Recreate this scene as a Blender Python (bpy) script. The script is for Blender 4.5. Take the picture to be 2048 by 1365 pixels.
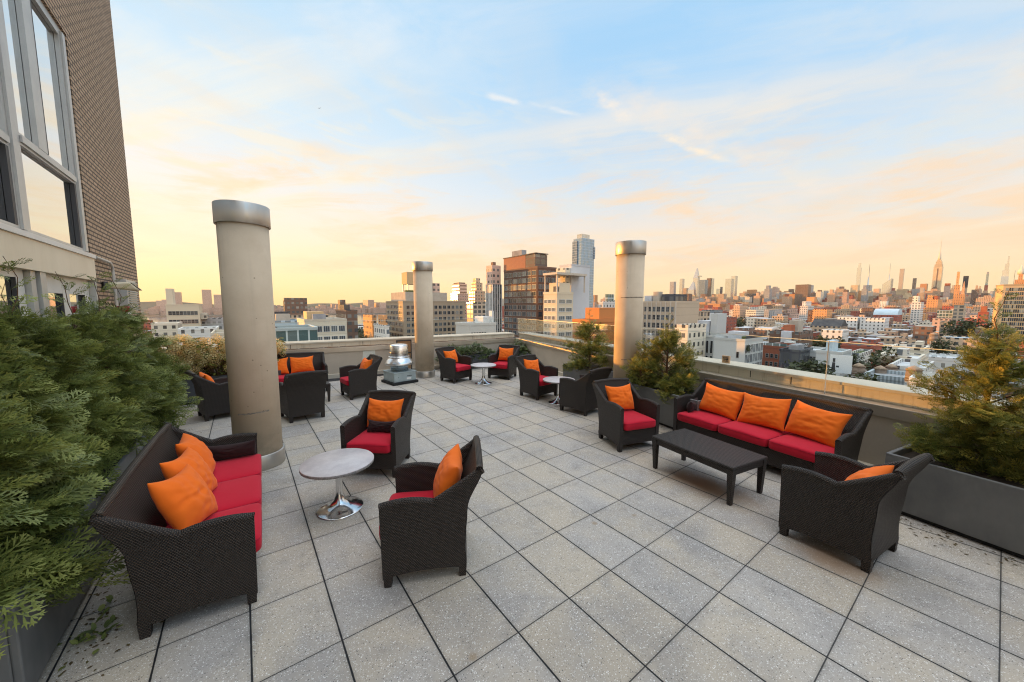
import bpy, bmesh, math, random
import numpy as np
from mathutils import Vector, Matrix, Euler
from mathutils.noise import noise as pnoise
R = math.radians
SC = bpy.context.scene
COL = SC.collection
for o in list(bpy.data.objects):
    bpy.data.objects.remove(o)

# ------------------------------------------------------------------ camera
CAM = Vector((-1.7545, -1.6832, 2.0774))
YAW, PIT, FPX = 53.4667, 5.6318, 726.9
cam_d = bpy.data.cameras.new('camera')
cam_o = bpy.data.objects.new('camera', cam_d)
COL.objects.link(cam_o)
cam_o.location = CAM
cam_o.rotation_euler = (R(90 - PIT), 0, R(YAW - 90))
cam_d.sensor_width = 36.0
cam_d.lens = FPX / 2048 * 36
cam_d.clip_start = 0.05
cam_d.clip_end = 30000
SC.camera = cam_o
SC.render.resolution_x = 1024
SC.render.resolution_y = 682
SC.cycles.use_denoising = True
SC.cycles.denoiser = 'OPENIMAGEDENOISE'
SC.cycles.denoising_input_passes = 'RGB_ALBEDO_NORMAL'
SC.cycles.denoising_prefilter = 'NONE'
SC.cycles.use_adaptive_sampling = False
SC.cycles.filter_width = 1.1
SC.cycles.sample_clamp_indirect = 4.0
SC.cycles.max_bounces = 8
SC.cycles.volume_bounces = 0
SC.cycles.transparent_max_bounces = 12

# ------------------------------------------------------------------ light
SUN_AZ, SUN_EL = 118.0, 1.2
SUN_E = 5.0
sun_d = bpy.data.lights.new('sun', 'SUN')
sun_d.energy = SUN_E
sun_d.angle = R(0.6)
sun_d.color = (1.0, 0.42, 0.07)
sun_o = bpy.data.objects.new('sun', sun_d)
COL.objects.link(sun_o)
sdir = Vector((math.cos(R(SUN_EL)) * math.cos(R(SUN_AZ)), math.cos(R(SUN_EL)) * math.sin(R(SUN_AZ)), math.sin(R(SUN_EL))))
sun_o.rotation_euler = sdir.to_track_quat('Z', 'Y').to_euler()
sun_o.location = (0, 0, 60)

SC.view_settings.view_transform = 'Standard'
SC.view_settings.look = 'None'
SC.view_settings.exposure = 0.72
SC.view_settings.gamma = 1.0
SC.view_settings.use_curve_mapping = False

# ------------------------------------------------------------------ node helpers
class NT:
    def __init__(s, tree):
        s.t = tree; s.n = tree.nodes; s.l = tree.links
    def node(s, typ, **kw):
        n = s.n.new(typ)
        for k, v in kw.items():
            setattr(n, k, v)
        return n
    def link(s, a, b):
        s.l.new(a, b)
    def put(s, sock, v):
        if isinstance(v, bpy.types.NodeSocket): s.l.new(v, sock)
        elif isinstance(v, (tuple, list)) and len(v) == 3 and sock.type == 'RGBA': sock.default_value = (*v, 1)
        else: sock.default_value = v
    def m(s, op, a, b=None, c=None, clamp=False):
        n = s.n.new('ShaderNodeMath'); n.operation = op; n.use_clamp = clamp
        s.put(n.inputs[0], a)
        if b is not None: s.put(n.inputs[1], b)
        if c is not None: s.put(n.inputs[2], c)
        return n.outputs[0]
    def vm(s, op, a, b=None):
        n = s.n.new('ShaderNodeVectorMath'); n.operation = op
        s.put(n.inputs[0], a)
        if b is not None: s.put(n.inputs[1], b)
        return n.outputs['Value'] if op in ('DOT_PRODUCT', 'LENGTH', 'DISTANCE') else n.outputs[0]
    def mix(s, f, a, b, blend='MIX'):
        n = s.n.new('ShaderNodeMix'); n.data_type = 'RGBA'; n.blend_type = blend
        s.put(n.inputs[0], f); s.put(n.inputs[6], a); s.put(n.inputs[7], b)
        return n.outputs[2]
    def ss(s, v, lo, hi, a=0.0, b=1.0):
        n = s.n.new('ShaderNodeMapRange'); n.interpolation_type = 'SMOOTHSTEP'
        s.put(n.inputs[0], v)
        for i, q in enumerate((lo, hi, a, b)): s.put(n.inputs[i + 1], q)
        return n.outputs[0]
    def lin(s, v, lo, hi, a=0.0, b=1.0):
        n = s.n.new('ShaderNodeMapRange'); n.clamp = True
        s.put(n.inputs[0], v)
        for i, q in enumerate((lo, hi, a, b)): s.put(n.inputs[i + 1], q)
        return n.outputs[0]
    def ramp(s, v, stops, interp='LINEAR'):
        n = s.n.new('ShaderNodeValToRGB'); n.color_ramp.interpolation = interp
        e = n.color_ramp.elements
        e[0].position, e[0].color = stops[0][0], (*stops[0][1], 1)
        e[1].position, e[1].color = stops[-1][0], (*stops[-1][1], 1)
        for p, c in stops[1:-1]:
            q = e.new(p); q.color = (*c, 1)
        s.put(n.inputs[0], v)
        return n.outputs[0]
    def noise(s, vec, scale, detail=4, rough=.5, dist=0.0):
        n = s.n.new('ShaderNodeTexNoise')
        if vec is not None: s.put(n.inputs['Vector'], vec)
        n.inputs['Scale'].default_value = scale; n.inputs['Detail'].default_value = detail
        n.inputs['Roughness'].default_value = rough; n.inputs['Distortion'].default_value = dist
        return n.outputs['Fac']
    def xyz(s, x, y, z=0.0):
        n = s.n.new('ShaderNodeCombineXYZ')
        for i, q in enumerate((x, y, z)): s.put(n.inputs[i], q)
        return n.outputs[0]
    def sep(s, v):
        n = s.n.new('ShaderNodeSeparateXYZ'); s.put(n.inputs[0], v)
        return n.outputs
def srgb(r, g, b):
    return tuple(((c / 255) / 12.92 if c / 255 < .04045 else ((c / 255 + .055) / 1.055) ** 2.4) for c in (r, g, b))

# ------------------------------------------------------------------ sky (fill brightness added out of view, overhead and behind the camera)
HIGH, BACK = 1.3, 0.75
W = bpy.data.worlds.new('World'); SC.world = W; W.use_nodes = True
g = NT(W.node_tree); g.n.clear()
tc = g.node('ShaderNodeTexCoord')
d = g.vm('NORMALIZE', tc.outputs['Generated'])
dx, dy, dz = g.sep(d)[:3]
el = g.m('MULTIPLY', g.m('ARCSINE', dz), 180 / math.pi)
hl = g.m('MAXIMUM', g.m('SQRT', g.m('ADD', g.m('MULTIPLY', dx, dx), g.m('MULTIPLY', dy, dy))), 1e-4)
cs = g.m('DIVIDE', g.m('ADD', g.m('MULTIPLY', dx, math.cos(R(SUN_AZ))), g.m('MULTIPLY', dy, math.sin(R(SUN_AZ)))), hl)
elf = g.lin(el, 0, 60)
sunside = g.ramp(elf, [(0.0000, srgb(255, 226, 158)), (0.0500, srgb(255, 236, 180)), (0.1167, srgb(255, 241, 206)), (0.1833, srgb(252, 241, 222)), (0.2667, srgb(240, 241, 240)), (0.4000, srgb(212, 235, 250)), (0.6667, srgb(178, 219, 248)), (0.8667, srgb(200, 222, 244)), (1.0000, srgb(240, 240, 238))])
farside = g.ramp(elf, [(0.0000, srgb(255, 224, 168)), (0.0500, srgb(255, 228, 180)), (0.1167, srgb(252, 230, 200)), (0.1833, srgb(240, 230, 219)), (0.2667, srgb(212, 229, 243)), (0.4167, srgb(178, 216, 247)), (0.6667, srgb(155, 207, 247)), (0.8667, srgb(190, 216, 244)), (1.0000, srgb(240, 240, 238))])
sfac = g.ss(cs, .18, .96)
base = g.mix(sfac, farside, sunside)
# cirrus on a flat layer high above the city
inv = g.m('DIVIDE', 1.0, g.m('ADD', g.m('MAXIMUM', dz, 0.0), .10))
pu, pv = g.m('MULTIPLY', dx, inv), g.m('MULTIPLY', dy, inv)
ca, sa = math.cos(R(38)), math.sin(R(38))
ru = g.m('ADD', g.m('MULTIPLY', pu, ca), g.m('MULTIPLY', pv, sa))
rv = g.m('SUBTRACT', g.m('MULTIPLY', pv, ca), g.m('MULTIPLY', pu, sa))
warp = g.noise(g.xyz(ru, rv), .8, 3, .5)
cv = g.xyz(g.m('MULTIPLY', ru, 1.5), g.m('ADD', g.m('MULTIPLY', rv, .42), g.m('MULTIPLY', warp, 1.1)), 0.3)
c1 = g.noise(cv, 1.25, 8, .62, .35)
c2 = g.noise(g.xyz(g.m('MULTIPLY', ru, .6), g.m('MULTIPLY', rv, .25), 4.0), .9, 4, .5)
cl = g.m('MULTIPLY', g.ss(c1, .42, .66), g.ss(c2, .30, .56))
cl = g.m('MULTIPLY', cl, g.lin(el, 1.0, 9.0))
cl = g.m('MULTIPLY', cl, g.lin(el, 46, 26, .35, 1.0))
cloudcol = g.mix(sfac, g.ramp(elf, [(0, srgb(252, 226, 186)), (.3, srgb(252, 232, 205)), (.5, srgb(240, 240, 238)), (1, srgb(226, 236, 246))]), g.ramp(elf, [(0, srgb(255, 236, 180)), (.3, srgb(255, 243, 214)), (.6, srgb(246, 248, 250)), (1, srgb(232, 242, 250))]))
skyc = g.mix(g.m('MULTIPLY', cl, .95), base, cloudcol)
# soft grey-violet bands low on the right
c3 = g.noise(g.xyz(g.m('MULTIPLY', ru, .35), g.m('MULTIPLY', rv, 1.3), 9.0), 1.6, 5, .55, .4)
band = g.m('MULTIPLY', g.m('MULTIPLY', g.ss(c3, .5, .75), g.lin(el, 3, 12)), g.lin(el, 40, 18))
skyc = g.mix(g.m('MULTIPLY', band, .45), skyc, g.mix(sfac, srgb(226, 226, 224), srgb(250, 222, 184)))
az_ = g.m('ARCTAN2', dy, dx)
s1 = g.noise(g.xyz(g.m('MULTIPLY', az_, 2.2), g.m('ADD', g.m('MULTIPLY', el, .20), g.m('MULTIPLY', az_, .9)), 1.0), 1.7, 8, .62, .5)
sb = g.m('MULTIPLY', g.ss(s1, .46, .66), g.m('MULTIPLY', g.lin(el, 1.5, 5), g.lin(el, 24, 13)))
skyc = g.mix(g.m('MULTIPLY', sb, .9), skyc, g.mix(sfac, srgb(252, 220, 184), srgb(255, 228, 192)))
s2 = g.noise(g.xyz(g.m('MULTIPLY', az_, 2.6), g.m('ADD', g.m('MULTIPLY', el, .17), g.m('MULTIPLY', az_, -.8)), 7.0), 1.9, 8, .64, .5)
sb2 = g.m('MULTIPLY', g.ss(s2, .50, .68), g.m('MULTIPLY', g.lin(el, 4, 9), g.lin(el, 34, 20)))
skyc = g.mix(g.m('MULTIPLY', sb2, .6), skyc, g.mix(sfac, srgb(224, 230, 230), srgb(254, 240, 212)))
# thin feathers, each along its own line in the cirrus layer
def feather(p0, p1, wid, amt, c):
    ax, ay = p1[0] - p0[0], p1[1] - p0[1]; L = math.hypot(ax, ay); ax /= L; ay /= L
    t = g.m('ADD', g.m('MULTIPLY', g.m('SUBTRACT', pu, p0[0]), ax), g.m('MULTIPLY', g.m('SUBTRACT', pv, p0[1]), ay))
    n_ = g.m('SUBTRACT', g.m('MULTIPLY', g.m('SUBTRACT', pv, p0[1]), ax), g.m('MULTIPLY', g.m('SUBTRACT', pu, p0[0]), ay))
    wob = g.m('MULTIPLY', g.m('SUBTRACT', g.noise(g.xyz(pu, pv, 2.0), 3.0, 5, .6), .5), wid * 3.2)
    n_ = g.m('ABSOLUTE', g.m('ADD', n_, wob))
    f = g.m('MULTIPLY', g.ss(n_, wid, 0.0), g.m('MULTIPLY', g.ss(t, -.05 * L, .2 * L), g.ss(t, 1.05 * L, .7 * L)))
    f = g.m('MULTIPLY', f, g.lin(g.noise(g.xyz(pu, pv, 5.0), 6.0, 4, .6), .35, .62))
    return g.mix(g.m('MULTIPLY', f, amt), skyc, c)
def pdir(px, py):
    p, y = R(PIT), R(YAW)
    fw = Vector((math.cos(y) * math.cos(p), math.sin(y) * math.cos(p), -math.sin(p))); rt = Vector((math.sin(y), -math.cos(y), 0)); up = rt.cross(fw)
    return (fw + rt * ((px - 1024) / FPX) - up * ((py - 682.5) / FPX))
def pcl(px, py):
    v = pdir(px, py).normalized(); k = 1 / (max(v.z, 0) + .10)
    return v.x * k, v.y * k
skyc = feather(pcl(1150, 160), pcl(1700, 400), .13, .55, srgb(250, 234, 216))
skyc = feather(pcl(1170, 178), pcl(1270, 245), .05, .9, srgb(255, 240, 222))
skyc = feather(pcl(1290, 255), pcl(1470, 330), .05, .95, srgb(255, 238, 214))
skyc = feather(pcl(1055, 205), pcl(1165, 232), .022, .6, srgb(252, 246, 238))
skyc = feather(pcl(970, 190), pcl(1050, 208), .03, .6, srgb(252, 246, 238))
skyc = feather(pcl(690, 290), pcl(400, 400), .16, .8, srgb(252, 226, 190))
skyc = feather(pcl(960, 440), pcl(640, 470), .30, .7, srgb(253, 228, 190))
skyc = feather(pcl(1000, 520), pcl(520, 545), .5, .6, srgb(255, 222, 178))
skyc = feather(pcl(330, 330), pcl(640, 320), .08, .9, srgb(255, 236, 206))
skyc = feather(pcl(2048, 470), pcl(1300, 500), .5, .6, srgb(252, 230, 202))
skyc = feather(pcl(1900, 330), pcl(1300, 440), .25, .55, srgb(244, 232, 220))
skyc = feather(pcl(2100, 190), pcl(1500, 380), .30, .6, srgb(226, 229, 226))
nis = g.node('ShaderNodeTexSky', sky_type='NISHITA')
nis.sun_disc = False; nis.sun_elevation = R(SUN_EL); nis.sun_rotation = R(90 - SUN_AZ)
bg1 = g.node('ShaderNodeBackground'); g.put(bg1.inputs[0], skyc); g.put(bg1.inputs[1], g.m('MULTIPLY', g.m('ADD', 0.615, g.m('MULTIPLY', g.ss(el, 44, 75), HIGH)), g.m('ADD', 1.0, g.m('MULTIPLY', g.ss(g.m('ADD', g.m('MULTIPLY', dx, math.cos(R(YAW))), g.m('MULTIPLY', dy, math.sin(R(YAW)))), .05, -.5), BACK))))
bg2 = g.node('ShaderNodeBackground'); g.put(bg2.inputs[0], nis.outputs[0]); bg2.inputs[1].default_value = 0.02
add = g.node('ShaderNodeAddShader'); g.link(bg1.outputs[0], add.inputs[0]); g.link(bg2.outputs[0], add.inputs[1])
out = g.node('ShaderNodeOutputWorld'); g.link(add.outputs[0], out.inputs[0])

# ------------------------------------------------------------------ placing
def ray(px, py):
    v = pdir(px, py); k = 1 / math.hypot(v.x, v.y)
    return v * k
def at(px, py, r): return CAM + ray(px, py) * r
def ground(px, py, z=0.0):
    v = pdir(px, py); return CAM + v * ((z - CAM.z) / v.z)
def project(P):
    p, y = R(PIT), R(YAW)
    fw = Vector((math.cos(y) * math.cos(p), math.sin(y) * math.cos(p), -math.sin(p))); rt = Vector((math.sin(y), -math.cos(y), 0)); up = rt.cross(fw)
    q = Vector(P) - CAM; z = q.dot(fw)
    if z < .01: return None
    return 1024 + FPX * q.dot(rt) / z, 682.5 - FPX * q.dot(up) / z

# ------------------------------------------------------------------ mesh helpers
class MB:
    def __init__(s): s.v = []; s.f = []; s.m = []; s.sm = []
    def face(s, pts, mi=0, smooth=False):
        b = len(s.v); s.v += [tuple(p) for p in pts]; s.f.append(tuple(range(b, b + len(pts)))); s.m.append(mi); s.sm.append(smooth)
    def box(s, x0, y0, z0, x1, y1, z1, mi=0, top=None, bottom=True):
        b = len(s.v)
        s.v += [(x0, y0, z0), (x1, y0, z0), (x1, y1, z0), (x0, y1, z0), (x0, y0, z1), (x1, y0, z1), (x1, y1, z1), (x0, y1, z1)]
        F = [(0, 1, 5, 4), (1, 2, 6, 5), (2, 3, 7, 6), (3, 0, 4, 7)]
        for q in F: s.f.append(tuple(b + i for i in q)); s.m.append(mi); s.sm.append(False)
        s.f.append((b + 4, b + 5, b + 6, b + 7)); s.m.append(mi if top is None else top); s.sm.append(False)
        if bottom: s.f.append((b + 3, b + 2, b + 1, b)); s.m.append(mi); s.sm.append(False)
        return s
    def hexa(s, lo, hi, mi=0):      # lo, hi: 4 points each, counter-clockwise from above
        b = len(s.v); s.v += [tuple(p) for p in lo] + [tuple(p) for p in hi]
        for q in [(0, 1, 5, 4), (1, 2, 6, 5), (2, 3, 7, 6), (3, 0, 4, 7), (4, 5, 6, 7), (3, 2, 1, 0)]:
            s.f.append(tuple(b + i for i in q)); s.m.append(mi); s.sm.append(False)
        return s
    def lathe(s, prof, n=32, c=(0, 0), mi=0, caps=True, a0=0.0):
        b = len(s.v)
        for r, z in prof:
            for i in range(n):
                a = a0 + 2 * math.pi * i / n; s.v.append((c[0] + r * math.cos(a), c[1] + r * math.sin(a), z))
        for j in range(len(prof) - 1):
            for i in range(n):
                k = (i + 1) % n
                s.f.append((b + j * n + i, b + j * n + k, b + (j + 1) * n + k, b + (j + 1) * n + i)); s.m.append(mi); s.sm.append(True)
        if caps:
            s.f.append(tuple(b + i for i in reversed(range(n)))); s.m.append(mi); s.sm.append(False)
            q = b + (len(prof) - 1) * n; s.f.append(tuple(q + i for i in range(n))); s.m.append(mi); s.sm.append(False)
        return s
    def tube(s, pts, rad, n=8, mi=0):
        pts = [Vector(p) for p in pts]; rr = rad if isinstance(rad, (list, tuple)) else [rad] * len(pts); b = len(s.v)
        for i, p in enumerate(pts):
            t = (pts[min(i + 1, len(pts) - 1)] - pts[max(i - 1, 0)]).normalized()
            u = t.cross(Vector((0, 0, 1)) if abs(t.z) < .9 else Vector((1, 0, 0))).normalized(); w = t.cross(u)
            for k in range(n):
                a = 2 * math.pi * k / n; s.v.append(tuple(p + (u * math.cos(a) + w * math.sin(a)) * rr[i]))
        for j in range(len(pts) - 1):
            for k in range(n):
                q = (k + 1) % n; s.f.append((b + j * n + k, b + j * n + q, b + (j + 1) * n + q, b + (j + 1) * n + k)); s.m.append(mi); s.sm.append(True)
        s.f.append(tuple(b + k for k in range(n))); s.m.append(mi); s.sm.append(False)
        e = b + (len(pts) - 1) * n; s.f.append(tuple(e + k for k in reversed(range(n)))); s.m.append(mi); s.sm.append(False)
        return s
    def grid(s, P, mi=0, smooth=True, flip=False):
        b = len(s.v); ny = len(P); nx = len(P[0])
        for row in P: s.v += [tuple(p) for p in row]
        for j in range(ny - 1):
            for i in range(nx - 1):
                q = (b + j * nx + i, b + j * nx + i + 1, b + (j + 1) * nx + i + 1, b + (j + 1) * nx + i)
                s.f.append(tuple(reversed(q)) if flip else q); s.m.append(mi); s.sm.append(smooth)
        return s
    def mesh(s, name, mats):
        me = bpy.data.meshes.new(name); me.from_pydata(s.v, [], s.f)
        for mt in (mats if isinstance(mats, (list, tuple)) else [mats]): me.materials.append(mt)
        me.polygons.foreach_set('material_index', s.m); me.polygons.foreach_set('use_smooth', s.sm)
        uv_box(me); me.update(); return me
    def build(s, name, mats, parent=None, **kw):
        return link(name, s.mesh(name, mats), parent, **kw)
def uv_box(me):
    n = len(me.loops)
    if not n: return
    co = np.empty(len(me.vertices) * 3, np.float32); me.vertices.foreach_get('co', co); co = co.reshape(-1, 3)
    li = np.empty(n, np.int32); me.loops.foreach_get('vertex_index', li)
    nr = np.empty(len(me.polygons) * 3, np.float32); me.polygons.foreach_get('normal', nr); nr = np.abs(nr.reshape(-1, 3))
    ct = np.empty(len(me.polygons), np.int32); me.polygons.foreach_get('loop_total', ct)
    ax = np.repeat(np.argmax(nr * np.array([1, 1, 1.02]), 1), ct); c = co[li]
    uv = np.where((ax == 2)[:, None], c[:, [0, 1]], np.where((ax == 0)[:, None], c[:, [1, 2]], c[:, [0, 2]]))
    me.uv_layers.new(name='UVMap').data.foreach_set('uv', uv.astype(np.float32).ravel())
def link(name, me, parent=None, loc=(0, 0, 0), rot=(0, 0, 0), label=None, cat=None, group=None, kind=None, scale=None):
    o = bpy.data.objects.new(name, me); COL.objects.link(o)
    o.location = loc; o.rotation_euler = rot
    if scale: o.scale = scale
    if parent: o.parent = parent
    return tag(o, label, cat, group, kind)
def tag(o, label=None, cat=None, group=None, kind=None):
    for k, v in (('label', label), ('category', cat), ('group', group), ('kind', kind)):
        if v: o[k] = v
    return o
def thing(name, loc, label, cat, group=None, rz=0.0):
    return link(name, None, None, loc, (0, 0, rz), label, cat, group)
def bevel(o, w, seg=2, ang=40):
    md = o.modifiers.new('bevel', 'BEVEL'); md.width = w; md.segments = seg; md.limit_method = 'ANGLE'; md.angle_limit = R(ang)
    return o

# ------------------------------------------------------------------ materials
def mat(name, col=(.5, .5, .5), rough=.6, metal=0.0, spec=.5, fn=None):
    m = bpy.data.materials.new(name); m.use_nodes = True
    t = NT(m.node_tree); b = t.n['Principled BSDF']
    b.inputs['Base Color'].default_value = (*col, 1); b.inputs['Roughness'].default_value = rough
    b.inputs['Metallic'].default_value = metal; b.inputs['Specular IOR Level'].default_value = spec
    if fn: fn(t, b)
    return m
def obco(t): return t.node('ShaderNodeTexCoord').outputs['Object']
def uvco(t): return t.node('ShaderNodeTexCoord').outputs['UV']
def bump(t, b, h, strength=.3, dist=.01):
    n = t.node('ShaderNodeBump'); n.inputs['Strength'].default_value = strength; n.inputs['Distance'].default_value = dist
    t.put(n.inputs['Height'], h); t.link(n.outputs[0], b.inputs['Normal'])
def mottled(name, a, c, scale=3.0, rough=.7, bs=.15, metal=0.0, spec=.4, fine=60.0, stretch=None):
    def fn(t, b):
        v = obco(t)
        if stretch: v = t.vm('MULTIPLY', v, stretch)
        n = t.noise(v, scale, 5, .6); f = t.noise(v, fine, 3, .6)
        t.put(b.inputs['Base Color'], t.mix(t.ss(t.m('ADD', t.m('MULTIPLY', n, .8), t.m('MULTIPLY', f, .2)), .3, .7), a, c))
        bump(t, b, f, bs, .004)
    return mat(name, a, rough, metal, spec, fn)
def brushed(name, a, c, rough, stretch=(1, 1, 1), scale=8):
    def fn(t, b):
        v = t.vm('MULTIPLY', obco(t), stretch); n = t.noise(v, scale, 4, .6)
        t.put(b.inputs['Base Color'], t.mix(n, a, c)); t.put(b.inputs['Roughness'], t.lin(n, .3, .7, rough * .7, rough * 1.35))
    return mat(name, a, rough, 1.0, .5, fn)
M = {}
def paver(t, b):
    v = obco(t); x, y, z = t.sep(v)[:3]
    u = t.m('DIVIDE', x, .4572); w = t.m('DIVIDE', y, .6096)
    fu = t.m('ABSOLUTE', t.m('SUBTRACT', t.m('FRACT', t.m('ADD', u, .5)), .5)); fw = t.m('ABSOLUTE', t.m('SUBTRACT', t.m('FRACT', t.m('ADD', w, .5)), .5))
    wob = t.noise(v, 9.0, 3, .6)
    du = t.m('MULTIPLY', fu, .4572); dw = t.m('MULTIPLY', fw, .6096)
    ju = t.ss(du, t.lin(wob, .3, .7, .0058, .0072), t.lin(wob, .3, .7, .0030, .0044)); jw = t.ss(dw, t.lin(wob, .3, .7, .0042, .0056), .0016)
    j = t.m('MAXIMUM', ju, t.m('MULTIPLY', jw, .9))
    idv = t.xyz(t.m('FLOOR', u), t.m('FLOOR', w))
    wn = t.node('ShaderNodeTexWhiteNoise'); t.put(wn.inputs['Vector'], idv)
    tone = t.lin(wn.outputs['Value'], 0, 1, .91, 1.05)
    tint = t.m('ADD', t.m('MULTIPLY', t.noise(v, 2.1, 4, .6), .8), t.m('MULTIPLY', t.sep(wn.outputs['Color'])[1], .22))
    warm = t.mix(t.ss(tint, .36, .68), (.455, .392, .315), (.395, .363, .335))
    vo = t.node('ShaderNodeTexVoronoi'); vo.inputs['Scale'].default_value = 150; t.put(vo.inputs['Vector'], v)
    vo2 = t.node('ShaderNodeTexVoronoi'); vo2.inputs['Scale'].default_value = 92; t.put(vo2.inputs['Vector'], v)
    r1 = t.sep(vo.outputs['Color'])[0]; r2 = t.sep(vo2.outputs['Color'])[0]; r3 = t.sep(vo2.outputs['Color'])[1]
    white = t.m('MULTIPLY', t.m('GREATER_THAN', r1, .80), t.ss(vo.outputs['Distance'], .5, .3))
    white2 = t.m('MULTIPLY', t.m('GREATER_THAN', r2, .86), t.ss(vo2.outputs['Distance'], .42, .3))
    dark = t.m('MULTIPLY', t.m('LESS_THAN', r2, .10), t.ss(vo2.outputs['Distance'], .40, .26))
    dark1 = t.m('MULTIPLY', t.m('LESS_THAN', r1, .14), t.ss(vo.outputs['Distance'], .5, .3))
    c = t.mix(1.0, warm, t.xyz(tone, tone, tone), 'MULTIPLY')
    st = t.noise(v, 1.1, 6, .62, .4); st2 = t.noise(v, 4.5, 6, .66)
    c = t.mix(t.m('MULTIPLY', t.ss(st, .46, .70), .45), c, (.20, .195, .20))
    c = t.mix(t.m('MULTIPLY', t.ss(st2, .50, .72), .45), c, (.22, .205, .19))
    c = t.mix(t.m('MULTIPLY', white, .60), c, (.74, .73, .71)); c = t.mix(t.m('MULTIPLY', white2, .6), c, (.86, .86, .84))
    c = t.mix(t.m('MULTIPLY', dark1, .55), c, (.13, .12, .115)); c = t.mix(t.m('MULTIPLY', dark, .7), c, (.05, .05, .05))
    # rust-brown water marks: under the coffee table, by the chairs and small drips
    for (sx, sy, rx, ry, amt) in ((2.45, .22, .34, .62, .95), (2.0, -1.0, .28, .40, .7), (2.75, 1.35, .5, .25, .22), (3.5, 3.3, .55, .3, .2), (-.65, 2.55, .5, .25, .3)):
        q = t.m('SQRT', t.m('ADD', t.m('POWER', t.m('DIVIDE', t.m('SUBTRACT', x, sx), rx), 2.0), t.m('POWER', t.m('DIVIDE', t.m('SUBTRACT', y, sy), ry), 2.0)))
        f = t.m('MULTIPLY', t.ss(t.m('ADD', q, t.m('MULTIPLY', st2, .9)), 1.5, .55), amt)
        c = t.mix(f, c, (.26, .15, .075))
    drip = t.node('ShaderNodeTexVoronoi'); drip.inputs['Scale'].default_value = 2.3; t.put(drip.inputs['Vector'], v)
    dm = t.m('MULTIPLY', t.ss(t.m('ADD', drip.outputs['Distance'], t.m('MULTIPLY', t.m('SUBTRACT', st2, .5), .16)), .09, .02), t.m('GREATER_THAN', t.sep(drip.outputs['Color'])[2], .35))
    c = t.mix(t.m('MULTIPLY', dm, .55), c, (.26, .17, .08))
    edge = t.m('MAXIMUM', t.ss(du, .03, .006), t.ss(dw, .025, .005))
    c = t.mix(t.m('MULTIPLY', t.m('MULTIPLY', edge, st2), .45), c, (.14, .135, .12))
    c = t.mix(j, c, (.012, .012, .014))
    t.put(b.inputs['Base Color'], c)
    h = t.m('SUBTRACT', t.m('MULTIPLY', wn.outputs['Value'], .06), j)
    bump(t, b, h, .55, .006)
    t.put(b.inputs['Roughness'], t.lin(st, .3, .7, .62, .8))
M['paver'] = mat('terrazzo_paver', spec=.35, fn=paver)
def wicker(t, b):
    u, v, _ = t.sep(uvco(t))[:3]
    row = t.m('DIVIDE', v, .0105); off = t.m('MULTIPLY', t.m('MODULO', t.m('FLOOR', row), 2.0), .5)
    cx = t.m('ADD', t.m('DIVIDE', u, .0165), off)
    fx = t.m('ABSOLUTE', t.m('SUBTRACT', t.m('FRACT', cx), .5)); fy = t.m('ABSOLUTE', t.m('SUBTRACT', t.m('FRACT', row), .5))
    h = t.m('MULTIPLY', t.ss(fx, .5, .18), t.ss(fy, .5, .12))
    n = t.noise(obco(t), 3.0, 3, .5)
    hi = t.mix(n, (.044, .028, .019), (.078, .051, .034))
    t.put(b.inputs['Base Color'], t.mix(t.m('MULTIPLY', h, h), (.004, .0035, .0035), hi))
    t.put(b.inputs['Roughness'], t.lin(h, 0, 1, .6, .38)); bump(t, b, h, .9, .004)
M['wicker'] = mat('dark_wicker', spec=.45, fn=wicker)
def fabric(name, a, c, sat=1.0):
    def fn(t, b):
        v = obco(t); n = t.noise(v, 6, 5, .6); w = t.noise(v, 420, 2, .5)
        t.put(b.inputs['Base Color'], t.mix(t.m('ADD', t.m('MULTIPLY', n, .7), t.m('MULTIPLY', w, .3)), a, c))
        bump(t, b, t.m('ADD', t.m('MULTIPLY', n, .8), t.m('MULTIPLY', w, .10)), .25, .01)
        b.inputs['Sheen Weight'].default_value = .08
    return mat(name, a, .85, 0, .2, fn)
M['red'] = fabric('red_canvas', (.44, .007, .024), (.54, .012, .034))
M['orange'] = fabric('orange_canvas', (.78, .125, .008), (.90, .19, .016))
M['brownfab'] = fabric('dark_brown_canvas', (.020, .009, .010), (.032, .015, .015))
def concrete(t, b):
    v = obco(t); n = t.noise(v, 2.0, 6, .6); run = t.noise(t.vm('MULTIPLY', v, (14, 14, .5)), 1.0, 5, .6); f = t.noise(v, 70, 3, .6)
    z = t.sep(v)[2]; c = t.mix(t.ss(n, .3, .7), (.51, .41, .30), (.59, .49, .37)); c = t.mix(t.m('MULTIPLY', t.ss(run, .52, .75), .2), c, (.36, .30, .24))
    vo = t.node('ShaderNodeTexVoronoi'); vo.inputs['Scale'].default_value = 13; t.put(vo.inputs['Vector'], v)
    pit = t.m('MULTIPLY', t.ss(vo.outputs['Distance'], .16, .06), t.m('GREATER_THAN', t.sep(vo.outputs['Color'])[0], .78))
    c = t.mix(t.m('MULTIPLY', pit, .6), c, (.16, .13, .10)); vs = t.noise(v, 5, 4, .7); c = t.mix(t.m('MULTIPLY', t.m('MULTIPLY', t.ss(z, .75, .15), t.ss(vs, .4, .65)), .4), c, (.27, .235, .19))
    t.put(b.inputs['Base Color'], c); bump(t, b, t.m('SUBTRACT', t.m('MULTIPLY', f, .4), pit), .35, .006)
M['conc'] = mat('tan_concrete', rough=.85, spec=.25, fn=concrete)
M['seam'] = mottled('dark_seam', (.16, .14, .12), (.30, .27, .22), 14, .9)
M['steel'] = brushed('brushed_steel', (.42, .39, .35), (.60, .57, .53), .44, (1, 1, .03), 22)
M['chrome'] = brushed('satin_chrome', (.66, .66, .66), (.76, .76, .76), .16, (1, 1, .1), 10)
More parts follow.
